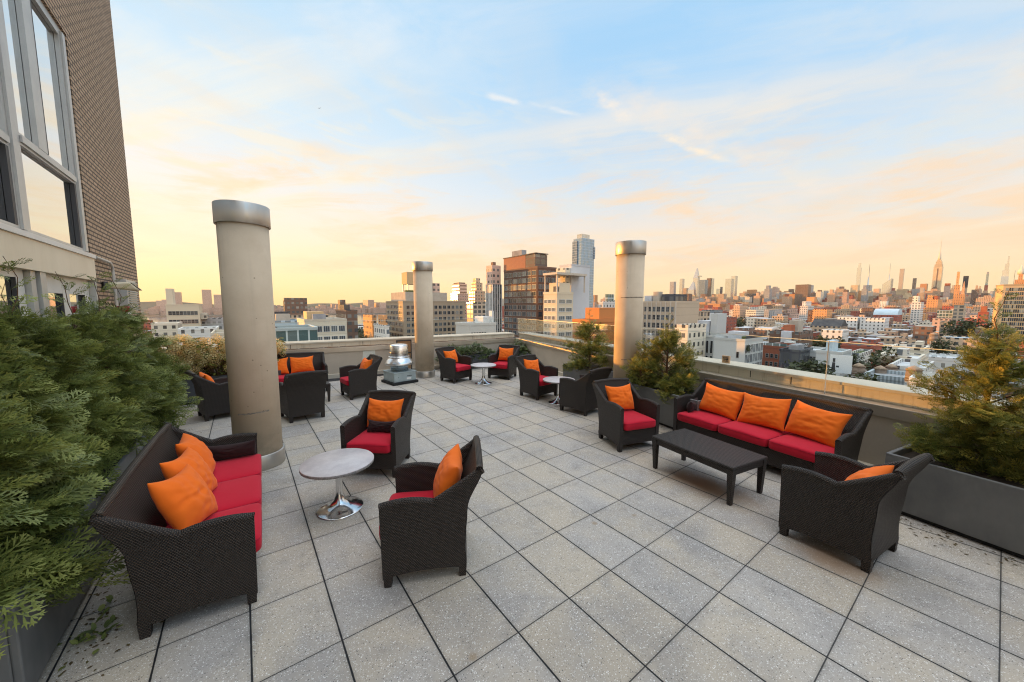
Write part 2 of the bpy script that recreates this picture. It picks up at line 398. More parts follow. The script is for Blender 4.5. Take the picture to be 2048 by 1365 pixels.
M['alu'] = brushed('spun_aluminium', (.74, .75, .76), (.84, .85, .86), .28, (.05, .05, 1), 30)
M['galv'] = mottled('galvanised_sheet', (.33, .40, .42), (.42, .49, .50), 6, .45, .05, .4)
M['black'] = mottled('black_rubber', (.010, .010, .011), (.022, .022, .024), 6, .8)
M['membrane'] = mottled('black_roof_membrane', (.012, .012, .014), (.03, .03, .034), 4, .75)
M['panel'] = mottled('beige_wall_panel', (.46, .395, .315), (.55, .475, .385), 1.3, .75, .08, 0, .3, 40)
M['patch'] = mottled('pale_patch_paint', (.60, .62, .54), (.68, .69, .62), 3, .7, .05)
M['ledgeband'] = mottled('satin_metal_flashing', (.50, .43, .35), (.60, .53, .44), 1.1, .38, .02, .55, .5, 30, (1, 1, .2))
def streaked(t, b):
    v = obco(t); s = t.noise(t.vm('MULTIPLY', v, (9, 9, .8)), 2.0, 5, .65); n = t.noise(v, 1.5, 4, .5)
    c = t.mix(n, (.60, .51, .39), (.68, .59, .46)); c = t.mix(t.m('MULTIPLY', t.ss(s, .50, .72), .5), c, (.30, .22, .14))
    t.put(b.inputs['Base Color'], c); bump(t, b, t.noise(v, 60, 3, .6), .2, .004)
M['upstand'] = mat('streaked_cast_stone', rough=.75, spec=.3, fn=streaked)
M['coping'] = mottled('pale_coping_stone', (.52, .465, .37), (.61, .55, .45), 2, .8, .2, 0, .3, 120)
M['joint'] = mat('dark_joint', (.06, .05, .04), .9)
def glassy(name, tint=(.96, .98, .97), rough=0.0, refl=1.0):
    m = bpy.data.materials.new(name); m.use_nodes = True; t = NT(m.node_tree); t.n.clear()
    o = t.node('ShaderNodeOutputMaterial'); tr = t.node('ShaderNodeBsdfTransparent'); tr.inputs[0].default_value = (*tint, 1)
    gl = t.node('ShaderNodeBsdfGlossy'); gl.inputs['Roughness'].default_value = rough
    fr = t.node('ShaderNodeFresnel'); fr.inputs[0].default_value = 1.5; mx = t.node('ShaderNodeMixShader')
    t.put(mx.inputs[0], t.m('MULTIPLY', fr.outputs[0], refl)); t.link(tr.outputs[0], mx.inputs[1]); t.link(gl.outputs[0], mx.inputs[2]); t.link(mx.outputs[0], o.inputs[0])
    return m
M['rail'] = glassy('clear_rail_glass', (.97, .985, .98), 0.0, .45)
M['railedge'] = mat('glass_edge', (.62, .68, .64), .2, 0, .6)
M['planter'] = mottled('grey_fibre_planter', (.10, .105, .11), (.175, .175, .172), 1.6, .5, .06, 0, .4, 14, (1, 1, .5))
M['planter_dark'] = mottled('dark_fibre_planter', (.05, .052, .06), (.075, .078, .085), 2.5, .55, .06, 0, .4, 50)
M['soil'] = mottled('dark_soil', (.02, .014, .010), (.05, .036, .024), 20, .95, .6)
M['stone'] = mottled('mauve_stone_laminate', (.44, .40, .41), (.60, .56, .56), 5, .42, .04, 0, .45, 70)
M['stone_edge'] = mottled('speckled_edge', (.16, .15, .15), (.34, .32, .31), 60, .6)
M['white_frame'] = mottled('pale_metal_frame', (.68, .65, .60), (.75, .72, .67), 3, .5, .03)
M['frame'] = mottled('grey_metal_frame', (.44, .44, .43), (.52, .52, .50), 3, .42, .02, .3)
M['framedark'] = mat('dark_gasket', (.04, .04, .045), .5)
M['creamband'] = mottled('cream_spandrel', (.74, .62, .45), (.82, .70, .53), 1.5, .65, .04, 0, .35, 30, (1, 1, .2))
M['mirror'] = mat('reflective_window_glass', (.72, .75, .76), .02, 1.0, .5)
M['lampbody'] = mottled('cream_lamp_housing', (.60, .52, .36), (.68, .60, .44), 8, .45)
M['redplastic'] = mat('red_plastic', (.30, .02, .03), .4)
M['white'] = mottled('white_paint', (.66, .66, .64), (.76, .76, .74), 4, .6)
def brick(t, b):
    v = t.sep(uvco(t)); vec = t.xyz(v[0], v[1])
    n = t.node('ShaderNodeTexBrick'); t.put(n.inputs['Vector'], vec); n.inputs['Scale'].default_value = 1
    n.inputs['Brick Width'].default_value = .205; n.inputs['Row Height'].default_value = .0677; n.inputs['Mortar Size'].default_value = .0125; n.inputs['Mortar Smooth'].default_value = .1
    n.inputs['Color1'].default_value = (.44, .31, .20, 1); n.inputs['Color2'].default_value = (.54, .39, .265, 1); n.inputs['Mortar'].default_value = (.055, .040, .032, 1); n.inputs['Bias'].default_value = 0
    c = t.mix(t.m('MULTIPLY', t.noise(obco(t), .9, 4, .6), .3), n.outputs['Color'], (.38, .27, .19))
    t.put(b.inputs['Base Color'], c); bump(t, b, t.m('SUBTRACT', 1.0, n.outputs['Fac']), .6, .008)
M['brick'] = mat('tan_roman_brick', rough=.75, spec=.3, fn=brick)
def leafmat(name, cols, rough=.5, trans=.25):
    def fn(t, b):
        at_ = t.node('ShaderNodeAttribute'); at_.attribute_name = 'tone'; gi = t.node('ShaderNodeNewGeometry')
        f = t.m('ADD', t.m('MULTIPLY', at_.outputs['Fac'], .82), t.m('MULTIPLY', gi.outputs['Random Per Island'], .18))
        c = t.ramp(f, [(i / (len(cols) - 1), q) for i, q in enumerate(cols)])
        t.put(b.inputs['Base Color'], c)
        b.inputs['Transmission Weight'].default_value = 0
        tl = t.node('ShaderNodeBsdfTranslucent'); t.put(tl.inputs[0], c); mx = t.node('ShaderNodeMixShader'); mx.inputs[0].default_value = trans
        o = t.n['Material Output']; t.link(b.outputs[0], mx.inputs[1]); t.link(tl.outputs[0], mx.inputs[2]); t.link(mx.outputs[0], o.inputs[0])
    return mat(name, cols[0], rough, 0, .45, fn)
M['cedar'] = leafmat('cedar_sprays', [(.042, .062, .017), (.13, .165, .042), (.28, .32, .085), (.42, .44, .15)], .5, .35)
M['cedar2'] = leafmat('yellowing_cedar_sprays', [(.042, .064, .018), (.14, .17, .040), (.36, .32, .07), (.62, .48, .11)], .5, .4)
M['juniper'] = leafmat('juniper_sprays', [(.03, .05, .018), (.10, .135, .045), (.22, .26, .09)])
M['hydleaf'] = leafmat('hydrangea_leaves', [(.06, .09, .02), (.18, .20, .04), (.30, .22, .04), (.20, .25, .06)], .5, .4)
M['petal'] = leafmat('hydrangea_petals', [(.60, .52, .24), (.78, .70, .38), (.72, .50, .22), (.56, .56, .26)], .7, .45)
M['bark'] = mottled('brown_bark', (.08, .045, .026), (.16, .09, .05), 30, .9, .5)

# ------------------------------------------------------------------ terrace: floor, walls, glass
fl = MB(); fl.box(-3.58, -8.5, -.5, 7.2, 9.12, 0.0, 0)
tag(fl.build('terrace_floor', M['paver']), kind='structure')
gt = MB(); gt.box(-3.55, 9.125, -.5, 6.6, 10.4, -.02); tag(gt.build('roof_membrane', M['membrane']), kind='structure')
blk = MB(); blk.box(-3.5, -8.4, -46.9, 6.3, 9.0, -.52); tag(blk.build('terrace_podium', M['panel']), 'tan podium storeys carrying the paved roof terrace', 'building')

def wall(name, loc, rz, t0, t1, label, flush, joints):
    """local x = along the wall, local y = outward"""
    root = thing(name, loc, label, 'wall', 'parapet walls of the terrace', rz)
    a = .02 if flush else .17
    p = MB(); p.box(t0, 0, -1.2, t1, .62, .72)
    p.build('wall_panel', M['panel'], root)
    q = MB(); q.box(t0, -.09, -.3, t1, -.002, .10); bevel(q.build('plinth', M['coping'], root), .006)
    bnd = MB(); bnd.box(t0, -.025, .722, t1, .20, .86); bevel(bnd.build('flashing', M['ledgeband'], root), .006)
    u = MB(); u.box(t0, a, .863 if not flush else .885, t1, .60, 1.0)
    u.build('upstand', M['upstand'], root)
    cp = MB(); cp.box(t0, a - .018, 1.002, t1, .64, 1.045); bevel(cp.build('coping', M['coping'], root), .006)
    jm = MB()
    for t in joints:
        jm.box(t - .006, a - .003, .89, t + .006, a + .01, .999)
    jm.build('joint', M['joint'], root)
    return root
# local x runs from the far corner towards the camera, local y points outward
right_wall = wall('parapet_wall', (4.439, -1, 0), R(259), -10.32, 8.0, 'right hand parapet with orange sunlit upstand and pale coping behind the long sofa', False, [-5.8, -4.3, -3.6, -1.8, -1.2, .75, 2.6, 4.4])
back_wall = wall('parapet_wall', (0, 9.75, 0), R(-5.71), -3.6, 6.40, 'far parapet with grey green upstand behind the fan and the far chairs', True, [-2.6, -.75, 1.1, 2.9, 4.7])
pt = MB(); pt.hexa([(1.02, -.004, .14), (1.42, -.004, .14), (1.42, .004, .14), (1.02, .004, .14)], [(1.10, -.004, .715), (1.44, -.004, .715), (1.44, .004, .715), (1.10, .004, .715)])
pt.build('repainted_patch', M['patch'], back_wall)
def glass_panels(rootloc, rz, y, z0, z1, cuts, what):
    for i in range(len(cuts) - 1):
        a, b = cuts[i] + .006, cuts[i + 1] - .006
        m = MB(); m.box(0, 0, z0, b - a, .012, z1); o = m.build('glass_panel', M['rail'])
        o.location = Vector(rootloc) + Matrix.Rotation(rz, 3, 'Z') @ Vector((a, y, 0)); o.rotation_euler = (0, 0, rz)
        tag(o, what, 'glass panel', 'frameless glass rail panels on the parapets')
        e = MB(); e.box(0, .001, z1 + .0005, b - a, .011, z1 + .008); e.build('top_edge', M['railedge'], o)
glass_panels((4.439, -1, 0), R(259), .035, .862, 1.585, [-10.2, -8.3, -6.4, -4.5, -2.6, -.71, 1.2, 3.1], 'clear frameless glass panel standing on the right hand parapet ledge')
glass_panels((0, 9.75, 0), R(-5.71), .25, 1.047, 1.60, [-3.5, -1.6, .25, 2.1, 3.95, 6.3], 'clear frameless glass panel standing on the far parapet coping')
# rod at the glass seam
rd = MB(); rd.tube([(0, 0, .862), (0, 0, 1.60)], .006, 8); o = rd.build('thin_rod', M['frame']); o.location = (4.625, -.30, 0)
tag(o, 'thin upright metal rod at the glass seam behind the right sofa', 'rod')
# little plaque with an arrow
pl = thing('plaque', (5.16, 1.22, 1.047), 'small square orange plaque with a dark arrow on the right coping', 'sign', rz=R(259))
m = MB(); m.box(-.07, 0, 0, .07, .03, .13); bevel(m.build('plate', mat('peach_plate', (.62, .38, .22), .5), pl), .004)
m = MB(); m.tube([(-.045, -.004, .085), (-.03, -.004, .10), (.03, -.004, .10), (.045, -.004, .085)], .005, 6); m.box(-.04, -.005, .058, .03, -.001, .072); m.face([(.02, -.004, .04), (.055, -.004, .065), (.02, -.004, .09)]); m.box(-.04, -.005, .03, .04, -.001, .038)
m.build('arrow_mark', M['framedark'], pl)
# perforated screen beside the middle column
sc = thing('mesh_screen', (1.98, 9.20, 0), 'perforated metal screen in a dark frame beside the middle column', 'screen', rz=R(-5.71))
def perf(t, b):
    v = t.sep(uvco(t)); k = 1 / .03
    fx = t.m('SUBTRACT', t.m('FRACT', t.m('MULTIPLY', v[0], k)), .5); fy = t.m('SUBTRACT', t.m('FRACT', t.m('MULTIPLY', v[1], k)), .5)
    h = t.m('LESS_THAN', t.m('ADD', t.m('MULTIPLY', fx, fx), t.m('MULTIPLY', fy, fy)), .09)
    t.put(b.inputs['Base Color'], t.mix(h, (.45, .28, .14), (.03, .02, .015)))
m = MB(); m.box(0, .01, .12, .40, .02, .98); m.build('perforated_sheet', mat('perforated_sheet', fn=perf), sc)
m = MB(); m.box(-.03, 0, 0, -.001, .04, 1.02); m.box(.401, 0, 0, .43, .04, 1.02); m.box(0, 0, .982, .40, .04, 1.02); m.box(0, 0, .60, .40, .008, .64); m.build('frame', M['framedark'], sc)

# ------------------------------------------------------------------ apartment building on the left
XB = -3.6
ab = thing('apartment_building', (XB, 10.0, 0), 'tan brick apartment block with tall sky reflecting windows along the terrace', 'building')
def lb(m, y0, y1, z0, z1, x0, x1):  # boxes in building space
    m.box(x0, y0 - 10, z0, x1, y1 - 10, z1)
w = MB(); lb(w, 6.87, 10.0, -47, 21, -14, 0); lb(w, -14, 6.868, 6.05, 21, -14, 0); lb(w, -14, 6.868, -47, -.02, -14, 0); w.build('wall', M['brick'], ab)
w = MB(); lb(w, -14, 6.868, 2.46, 2.80, -.5, .035); lb(w, -14, 6.868, -.018, 6.048, -14, -.5); w.build('spandrel', M['creamband'], ab)
w = MB(); lb(w, -14, 6.868, 2.802, 2.86, -.5, .055); w.build('sill', M['white_frame'], ab)
def window(y0, y1, splits, tz, upper):
    fr = MB(); P = -.075; F = -.03
    lb(fr, y0, y0 + .13, 2.862, 6.046, P, F); lb(fr, y1 - .17, y1, 2.862, 6.046, P, F)
    lb(fr, y1 - .12, y1 - .02, 2.90, 6.0, F + .001, F + .025)
    lb(fr, y0 + .131, y1 - .171, 5.93, 6.046, P, F); lb(fr, y0 + .131, y1 - .171, 2.862, 2.93, P, F)
    lb(fr, y0 + .131, y1 - .171, tz, tz + .13, P, F); lb(fr, y0 + .131, y1 - .171, tz + .03, tz + .10, F + .001, F + .02)
    for s in upper: lb(fr, s - .13, s + .13, tz + .131, 5.929, P, F + .004)
    o = fr.build('window', M['frame'], ab)
    for s in upper:
        ga = MB(); lb(ga, s + .131, s + .15, tz + .131, 5.929, P, F + .006); ga.build('gasket', M['framedark'], o)
    ga = MB(); lb(ga, y1 - .235, y1 - .1715, 2.931, tz - .001, P, F + .004); ga.build('gasket', M['framedark'], o)
    gm = MB(); lb(gm, y0 + .125, y1 - .165, 2.925, 5.935, -.12, -.078); gm.build('pane', M['mirror'], o)
window(4.86, 6.84, None, 3.86, [5.62])
window(1.9, 4.855, None, 3.74, [4.15])
window(-1.1, 1.895, None, 3.86, [.4])
window(-4.1, -1.105, None, 3.86, [-2.6])
# doors and glazing under the band
def door(y0, y1, lights, z1, name='door'):
    fr = MB(); ys = [y0] + [v for l in lights for v in l] + [y1]; X0, X1 = -.075, -.045
    for i in range(0, len(ys), 2): lb(fr, ys[i], ys[i + 1], 0, 2.458, X0, X1)
    for a, b in lights: lb(fr, a, b, z1, 2.458, X0, X1 - .004); lb(fr, a, b, 0, .22, X0, X1 - .004)
    o = fr.build(name, M['white_frame'], ab)
    for a, b in lights:
        gm = MB(); lb(gm, a - .02, b + .02, .20, z1 + .02, -.12, -.078); gm.build('pane', M['mirror'], o)
    for a, b in lights:
        ga = MB(); lb(ga, b - .018, b - .001, .22, z1, X0, X1 + .002); ga.build('gasket', M['framedark'], o)
    return o
d1 = door(5.08, 6.80, [(5.22, 5.75), (5.98, 6.60)], 2.23)
hn = MB(); hn.tube([(0.02, 5.85 - 10, .95), (.02, 5.85 - 10, 1.25)], .014); hn.build('handle', M['steel'], d1)
door(2.2, 4.70, [(2.5, 3.4), (3.62, 4.53)], 2.37)
door(-.8, 2.19, [(-.5, .5), (.8, 1.9)], 2.37)
for a, b, x in ((4.72, 4.84, 0), (4.90, 5.05, .02), (6.81, 6.866, .03)):
    w = MB(); lb(w, a, b, 0, 2.457, -.12, x); w.build('door_post', M['frame'], ab)
cd = MB()
pth = [(.045, 6.9 - 10, 2.83), (.045, 7.62 - 10, 2.82), (.045, 7.72 - 10, 2.80), (.045, 7.79 - 10, 2.74), (.045, 7.81 - 10, 2.64), (.045, 7.81 - 10, 1.9), (.045, 7.81 - 10, 0.02)]
cd.tube(pth, .022, 8)
o = cd.build('conduit', M['frame']); o.location = (XB, 10, 0); tag(o, 'grey bent conduit pipe running down the brick wall beside the lamp', 'pipe')
lv = thing('louvre_box', (XB + .001, 8.02, 1.95), 'grey louvred vent box on the brick wall behind the hedge', 'vent')
m = MB(); m.box(0, 0, 0, .16, .74, .60); bevel(m.build('casing', M['frame'], lv), .006)
for i in range(13):
    m = MB(); z = .04 + i * .042; m.hexa([(.162, .06, z), (.162, .70, z), (.161, .70, z + .004), (.161, .06, z + .004)][:4], [(.164, .06, z + .024), (.164, .70, z + .024), (.162, .70, z + .03), (.162, .06, z + .03)])
    m = MB(); m.box(.162, .06, z, .185, .70, z + .014); m.build('slat', M['galv'], lv)
lp = thing('wall_lamp', (XB, 7.28, 2.40), 'cream wedge shaped flood lamp on the brick wall above the hedge', 'lamp', rz=R(28))
m = MB(); m.box(.001, -.07, -.07, .06, .07, .07); bevel(m.build('bracket', M['framedark'], lp), .01)
m = MB(); m.hexa([(.06, -.05, -.03), (.44, -.13, -.075), (.44, .13, -.075), (.06, .05, -.03)], [(.06, -.05, .05), (.30, -.13, .075), (.30, .13, .075), (.06, .05, .05)])
bevel(m.build('housing', M['lampbody'], lp), .03, 3)
m = MB(); m.hexa([(.455, -.11, -.066), (.458, -.11, -.06), (.458, .11, -.06), (.455, .11, -.066)], [(.325, -.11, .062), (.33, -.11, .066), (.33, .11, .066), (.325, .11, .062)]); m.build('lens', M['steel'], lp)
o = MB().lathe([(.07, 0), (.085, .1), (.08, .11)], 14).build('flower_pot', M['redplastic']); o.location = (-3.42, 7.5, 1.95); o.scale = (1, 1, 1)
tag(o, 'small dark red pot on the sill bracket under the lamp', 'pot')
m = MB(); m.box(-.09, -.2, -.03, .14, .25, 0); o = m.build('bracket_shelf', M['white']); o.location = (-3.505, 7.55, 1.948); tag(o, 'small white shelf on the brick wall under the lamp', 'shelf')

# ------------------------------------------------------------------ columns
def column(loc, seams, label):
    r = thing('column', loc, label, 'column', 'round concrete columns with steel collars')
    m = MB().lathe([(.265, .0), (.265, 3.08)], 64); m.build('shaft', M['conc'], r)
    b = MB().lathe([(.266, .0), (.288, .0), (.290, .01), (.290, .185), (.286, .19), (.266, .19)], 64, caps=False); b.build('base_collar', M['steel'], r)
    c = MB().lathe([(.266, 3.05), (.284, 3.045), (.287, 3.05), (.287, 3.285), (.283, 3.29), (.0, 3.291)], 64, caps=False); c.build('cap_collar', M['steel'], r)
    for z, a0, a1 in seams:
        s = MB(); n = 24; random.seed(int(z * 100))
        P = [[((.2665) * math.cos(R(a0 + (a1 - a0) * i / n)), .2665 * math.sin(R(a0 + (a1 - a0) * i / n)), z + k * (.004 + .008 * random.random()) + .012 * i / n) for i in range(n + 1)] for k in (-1, 1)]
        s.grid(P); s.build('pour_seam', M['seam'], r)
    return r
column((-1.68, 4.0, 0), [(.74, 225, 300)], 'nearest concrete column, standing behind the three seat sofa on the left')
column((2.45, 8.27, 0), [], 'middle column in the distance, standing beside the roof fan')
column((4.40, 2.74, 0), [(2.22, 180, 300), (1.02, 190, 245)], 'sunlit column on the right between the two cedar planters')

# ------------------------------------------------------------------ roof fan
fan = thing('roof_fan', (1.58, 7.93, 0), 'spun aluminium mushroom exhaust fan on a grey curb box', 'exhaust fan', rz=R(8))
m = MB(); m.box(-.36, -.36, 0, .36, .36, .07); bevel(m.build('curb_base', M['black'], fan), .01)
m = MB(); m.box(-.31, -.31, .072, .31, .31, .30); m.box(-.325, -.325, .301, .325, .325, .325); bx = bevel(m.build('curb_box', M['galv'], fan), .006)
m = MB(); m.box(.04, -.314, .115, .17, -.311, .165); m.build('label_plate', M['white'], bx)
m = MB(); m.box(.05, -.3135, .20, .2, -.311, .215); m.build('stamped_mark', M['framedark'], bx); m = MB(); m.box(-.2, -.3135, .18, -.185, -.311, .20); m.build('stamped_mark', M['framedark'], bx)
MB().lathe([(.23, .326), (.23, .46), (.25, .47), (.28, .475)], 48).build('throat', M['alu'], fan)
MB().lathe([(.24, .476), (.365, .50), (.372, .515), (.355, .56), (.315, .63), (.285, .665), (.27, .69), (.275, .70), (.275, .712), (.24, .715)], 56).build('shroud', M['alu'], fan)
MB().lathe([(.235, .716), (.238, .74), (.232, 1.0), (.222, 1.02), (.19, 1.032), (.02, 1.04)], 56).build('hood', M['alu'], fan)
MB().lathe([(.012, 1.038), (.012, 1.06)], 10).build('bolt', M['frame'], fan)
for i in range(8):
    a = i * math.pi / 4 + .2; MB().lathe([(.007, .713), (.007, .73)], 8, (.258 * math.cos(a), .258 * math.sin(a))).build('bolt', M['frame'], fan)

M['redpipe'] = fabric('red_piping', (.34, .005, .024), (.42, .010, .034))
# ------------------------------------------------------------------ wicker seats
def interp(tab, z):
    for (a, b), (c, d_) in zip(tab, tab[1:]):
        if z <= c: f = (z - a) / (c - a); f = f * f * (3 - 2 * f); return b + (d_ - b) * f
    return tab[-1][1]
REAR = [(0, .30), (.25, .285), (.55, .305), (.90, .425)]
def yb(z): return interp(REAR, z)
def yf(z): return -.325 + .012 * (1 - z / .65)
def topz(u):
    if u <= .60: return .605 + .038 * math.sin(math.pi * (u / .60) * .80 + .25)
    t = (u - .60) / .40
    return topz(.60) + (.862 - topz(.60)) * (t ** 1.25)
TH = .056
def superq(a, b, c, e1, e2, nu=28, nv=14):
    f = lambda w, e: math.copysign(abs(w) ** e, w)
    m = MB(); P = []
    for j in range(nv + 1):
        v = -math.pi / 2 + math.pi * j / nv; row = []
        for i in range(nu + 1):
            u = 2 * math.pi * i / nu; cv = f(math.cos(v), e1)
            row.append((a * cv * f(math.cos(u), e2), b * cv * f(math.sin(u), e2), c * f(math.sin(v), e1)))
        P.append(row)
    m.grid(P); return m
PROTO = {}
def seat(name, label, cat, group, x, y, facing, Wd=.68, n=1):
    root = thing(name, (x, y, 0), label, cat, group, R(facing + 90))
    key = (round(Wd, 3), n)
    if key not in PROTO:
        L = []
        hf, hr = Wd / 2, Wd / 2 - .05
        hr_ = lambda z: Wd / 2 - .055 + .062 * (max(0, z) / .86) ** 1.7
        for s in (-1, 1):
            m = MB(); NU, NV = 26, 12; us = [i / NU for i in range(NU + 1)]
            us = sorted(us + [.60]); NUx = len(us)
            def P(u, v, inner):
                zt = topz(u); zb = .065 + .035 * math.sin(math.pi * u) ** .6 if 0 < u < 1 else .065
                z = zb + (zt - zb) * v; yy = yf(z) + u * (yb(z) - yf(z)); xo = hf + (hr_(z) - hf) * u
                return (s * (xo - (TH if inner else 0)), yy, z)
            O = [[P(u, v / NV, False) for u in us] for v in range(NV + 1)]; I = [[P(u, v / NV, True) for u in us] for v in range(NV + 1)]
            m.grid(O, flip=s < 0); m.grid(I, flip=s > 0)
            m.grid([O[-1], I[-1]], flip=s < 0, smooth=False); m.grid([I[0], O[0]], flip=s < 0, smooth=False)
            m.grid([[r_[0] for r_ in I], [r_[0] for r_ in O]], smooth=False, flip=s < 0); m.grid([[r_[-1] for r_ in O], [r_[-1] for r_ in I]], smooth=False, flip=s < 0)
            L.append(('armrest', m.mesh('armrest', M['wicker']), None))
            rim = [tuple((Vector(O[-1][i]) + Vector(I[-1][i])) / 2) for i in range(NUx)]
            rm = MB(); rm.tube(rim, .031, 8); L.append(('rim', rm.mesh('rim', M['wicker']), len(L) - 1))
        m = MB(); nx = max(16, int(Wd / .05)); nz = 14
        fr_ = [-1 + 2 * i / nx for i in range(nx + 1)]
        def bt(f_): return .862 + .020 * (1 - f_ * f_)
        def bp(f_, j, d_):
            zz = .10 + (bt(f_) - .10) * j / nz; wv = hr_(zz) - (.004 if d_ < .01 else TH - .012); return (f_ * wv, yb(zz) + .004 - d_, zz)
        O = [[bp(f_, j, 0) for f_ in fr_] for j in range(nz + 1)]
        I = [[bp(f_, j, .052) for f_ in fr_] for j in range(nz + 1)]
        m.grid(O, flip=True); m.grid(I); m.grid([O[-1], I[-1]], flip=True, smooth=False); m.grid([I[0], O[0]], flip=True, smooth=False)
        L.append(('backrest', m.mesh('backrest', M['wicker']), None))
        rm = MB(); rm.tube([tuple((Vector(O[-1][i]) + Vector(I[-1][i])) / 2) for i in range(nx + 1)], .030, 8); L.append(('rim', rm.mesh('rim', M['wicker']), len(L) - 1))
        ai = hf - TH
        m = MB(); m.box(-ai + .002, -.305, .10, ai - .002, -.265, .30); m.box(-ai + .004, -.264, .26, ai - .004, .25, .298); L.append(('seat_base', m.mesh('seat_base', M['wicker']), None))
        for s in (-1, 1):
            for fy, hw in ((-.312, hf), (.298, hr)):
                m = MB(); dx_ = s * .062; y1 = fy + (.062 if fy < 0 else -.062); X = s * (hw - .001)
                a = sorted((X, X - dx_)); b_ = sorted((fy, y1)); k = .006
                m.hexa([(a[0] + k, b_[0] + k, 0), (a[1] - k, b_[0] + k, 0), (a[1] - k, b_[1] - k, 0), (a[0] + k, b_[1] - k, 0)], [(a[0], b_[0], .12), (a[1], b_[0], .12), (a[1], b_[1], .12), (a[0], b_[1], .12)])
                L.append(('leg', m.mesh('leg', M['wicker']), None))
        cw = (2 * ai - .012) / n
        for i in range(n):
            q = superq(cw / 2 - .004, .305, .066, .34, .16); q.v = [(v[0] + -ai + .006 + cw * (i + .5), v[1] - .052, v[2] + .368 + .016 * (1 - min(1, (v[0] / (cw / 2)) ** 2)) * (1 if v[2] > 0 else 0)) for v in q.v]
            L.append(('seat_cushion', q.mesh('seat_cushion', M['red']), None))
            ks = [2 * math.pi * k / 40 for k in range(41)]; sg = lambda w_: math.copysign(abs(w_) ** .17, w_)
            pp = [((cw / 2 - .007) * sg(math.cos(k)) - ai + .006 + cw * (i + .5), .301 * sg(math.sin(k)) - .052, .411) for k in ks]
            pm = MB(); pm.tube(pp, .0045, 5); L.append(('piping', pm.mesh('piping', M['redpipe']), len(L) - 1))
        PROTO[key] = L
    objs = []
    for nm, me, par in PROTO[key]:
        objs.append(link(nm, me, root if par is None else objs[par]))
    return root
def pillow_mesh(w, h, t, seed, mt, wr=1.0):
    rnd = random.Random(seed); n = 26; m = MB(); ph = [rnd.uniform(0, 6.28) for _ in range(8)]
    fold = rnd.uniform(-.3, .3)
    def pt(i, j, side):
        u, v = -1 + 2 * i / n, -1 + 2 * j / n
        pin = 1 - .075 * (1 - abs(v) ** 2.2) * abs(u) ** 3; pinv = 1 - .085 * (1 - abs(u) ** 2.2) * abs(v) ** 3
        e = max(0, (1 - u ** 2)) ** .55 * max(0, (1 - v ** 2)) ** .55
        z = t / 2 * 1.12 * (e ** .85)
        q = Vector((u * 1.6 + ph[0], v * 4.2 + ph[1] + .8 * math.sin(1.3 * u + ph[2]), side * 3.0)); q2 = Vector((u * 3.1 + v * 1.4 + ph[2], v * 2.2 - u * 1.7 + ph[3], side))
        wrk = .018 * (1 - abs(pnoise(q)) * 2.2) * .6 + .010 * pnoise(q2 * 1.7) - .012 * math.exp(-((u - fold) / .10) ** 2) * (.5 + .5 * v)
        cr = abs(u * v); rad = .012 * math.sin(9 * math.atan2(v, u) + ph[3] + 2 * pnoise(q2)) * cr
        z = z * (1 + .05 * math.sin(3 * u + ph[4])) + wr * (wrk + rad) * e
        return (w / 2 * u * pin + .008 * math.sin(3 * v + ph[5]), side * z * (1 if side < 0 else .8), h / 2 * v * pinv - .025 * (1 - u * u) * (v > 0) * v)
    m.grid([[pt(i, j, -1) for i in range(n + 1)] for j in range(n + 1)])
    m.grid([[pt(i, j, 1) for i in range(n + 1)] for j in range(n + 1)], flip=True)
    me = m.mesh('pillow', mt)
    bm = bmesh.new(); bm.from_mesh(me); bmesh.ops.remove_doubles(bm, verts=bm.verts, dist=.0008); bm.to_mesh(me); bm.free()
    return me
def pillow(root, lx, ly, lz, w, h, t, tilt, seed, label, mt='orange', roll=0, yaw=0, name='throw_pillow', group='orange throw pillows on the wicker seats'):
    o = link(name, pillow_mesh(w, h, t, seed, M[mt]))
    Mx = Matrix.Translation(root.location) @ Matrix.Rotation(root.rotation_euler.z, 4, 'Z')
    loc = Mx @ Vector((lx, ly, lz))
    o.rotation_mode = 'XYZ'
    rot = Matrix.Rotation(root.rotation_euler.z, 4, 'Z') @ Matrix.Rotation(R(yaw), 4, 'Z') @ Matrix.Rotation(R(-tilt), 4, 'X') @ Matrix.Rotation(R(roll), 4, 'Y')
    o.location = loc; o.rotation_euler = rot.to_euler()
    md = o.modifiers.new('sub', 'SUBSURF'); md.levels = 1; md.render_levels = 1
    tag(o, label, 'pillow', group); return o
CG = 'dark wicker armchairs with red seat cushions'
cA = seat('armchair', 'dark wicker armchair seen from its side in front of the round table, tall flared back', 'armchair', CG, -.60, 1.02, 151)
pillow(cA, .0, .165, .655, .50, .44, .19, 20, 1, 'orange pillow seen edge on in the side turned armchair by the near round table')
cB = seat('armchair', 'wicker armchair facing the camera behind the near round table, with a dark lumbar pillow', 'armchair', CG, -.42, 2.98, 229)
pillow(cB, .0, .175, .655, .50, .40, .15, 16, 2, 'orange pillow behind a dark lumbar pillow in the armchair facing the camera')
pillow(cB, .03, .03, .525, .42, .17, .10, 12, 3, 'dark brown lumbar pillow standing on the red seat behind the near round table', 'brownfab', name='lumbar_pillow', group='dark brown lumbar pillows')
cC = seat('armchair', 'wicker armchair at the left end of the black coffee table beside the sunlit column', 'armchair', CG, 2.83, 1.60, 253)
pillow(cC, .0, .165, .655, .48, .42, .13, 17, 4, 'creased orange pillow in the armchair beside the sunlit column')
cD = seat('armchair', 'wicker armchair with its back to the camera at the right edge by the cedar', 'armchair', CG, 2.36, -.97, 82)
pillow(cD, .02, .12, .565, .50, .46, .17, 34, 5, 'orange pillow slumped in the armchair with its back to the camera at the right')
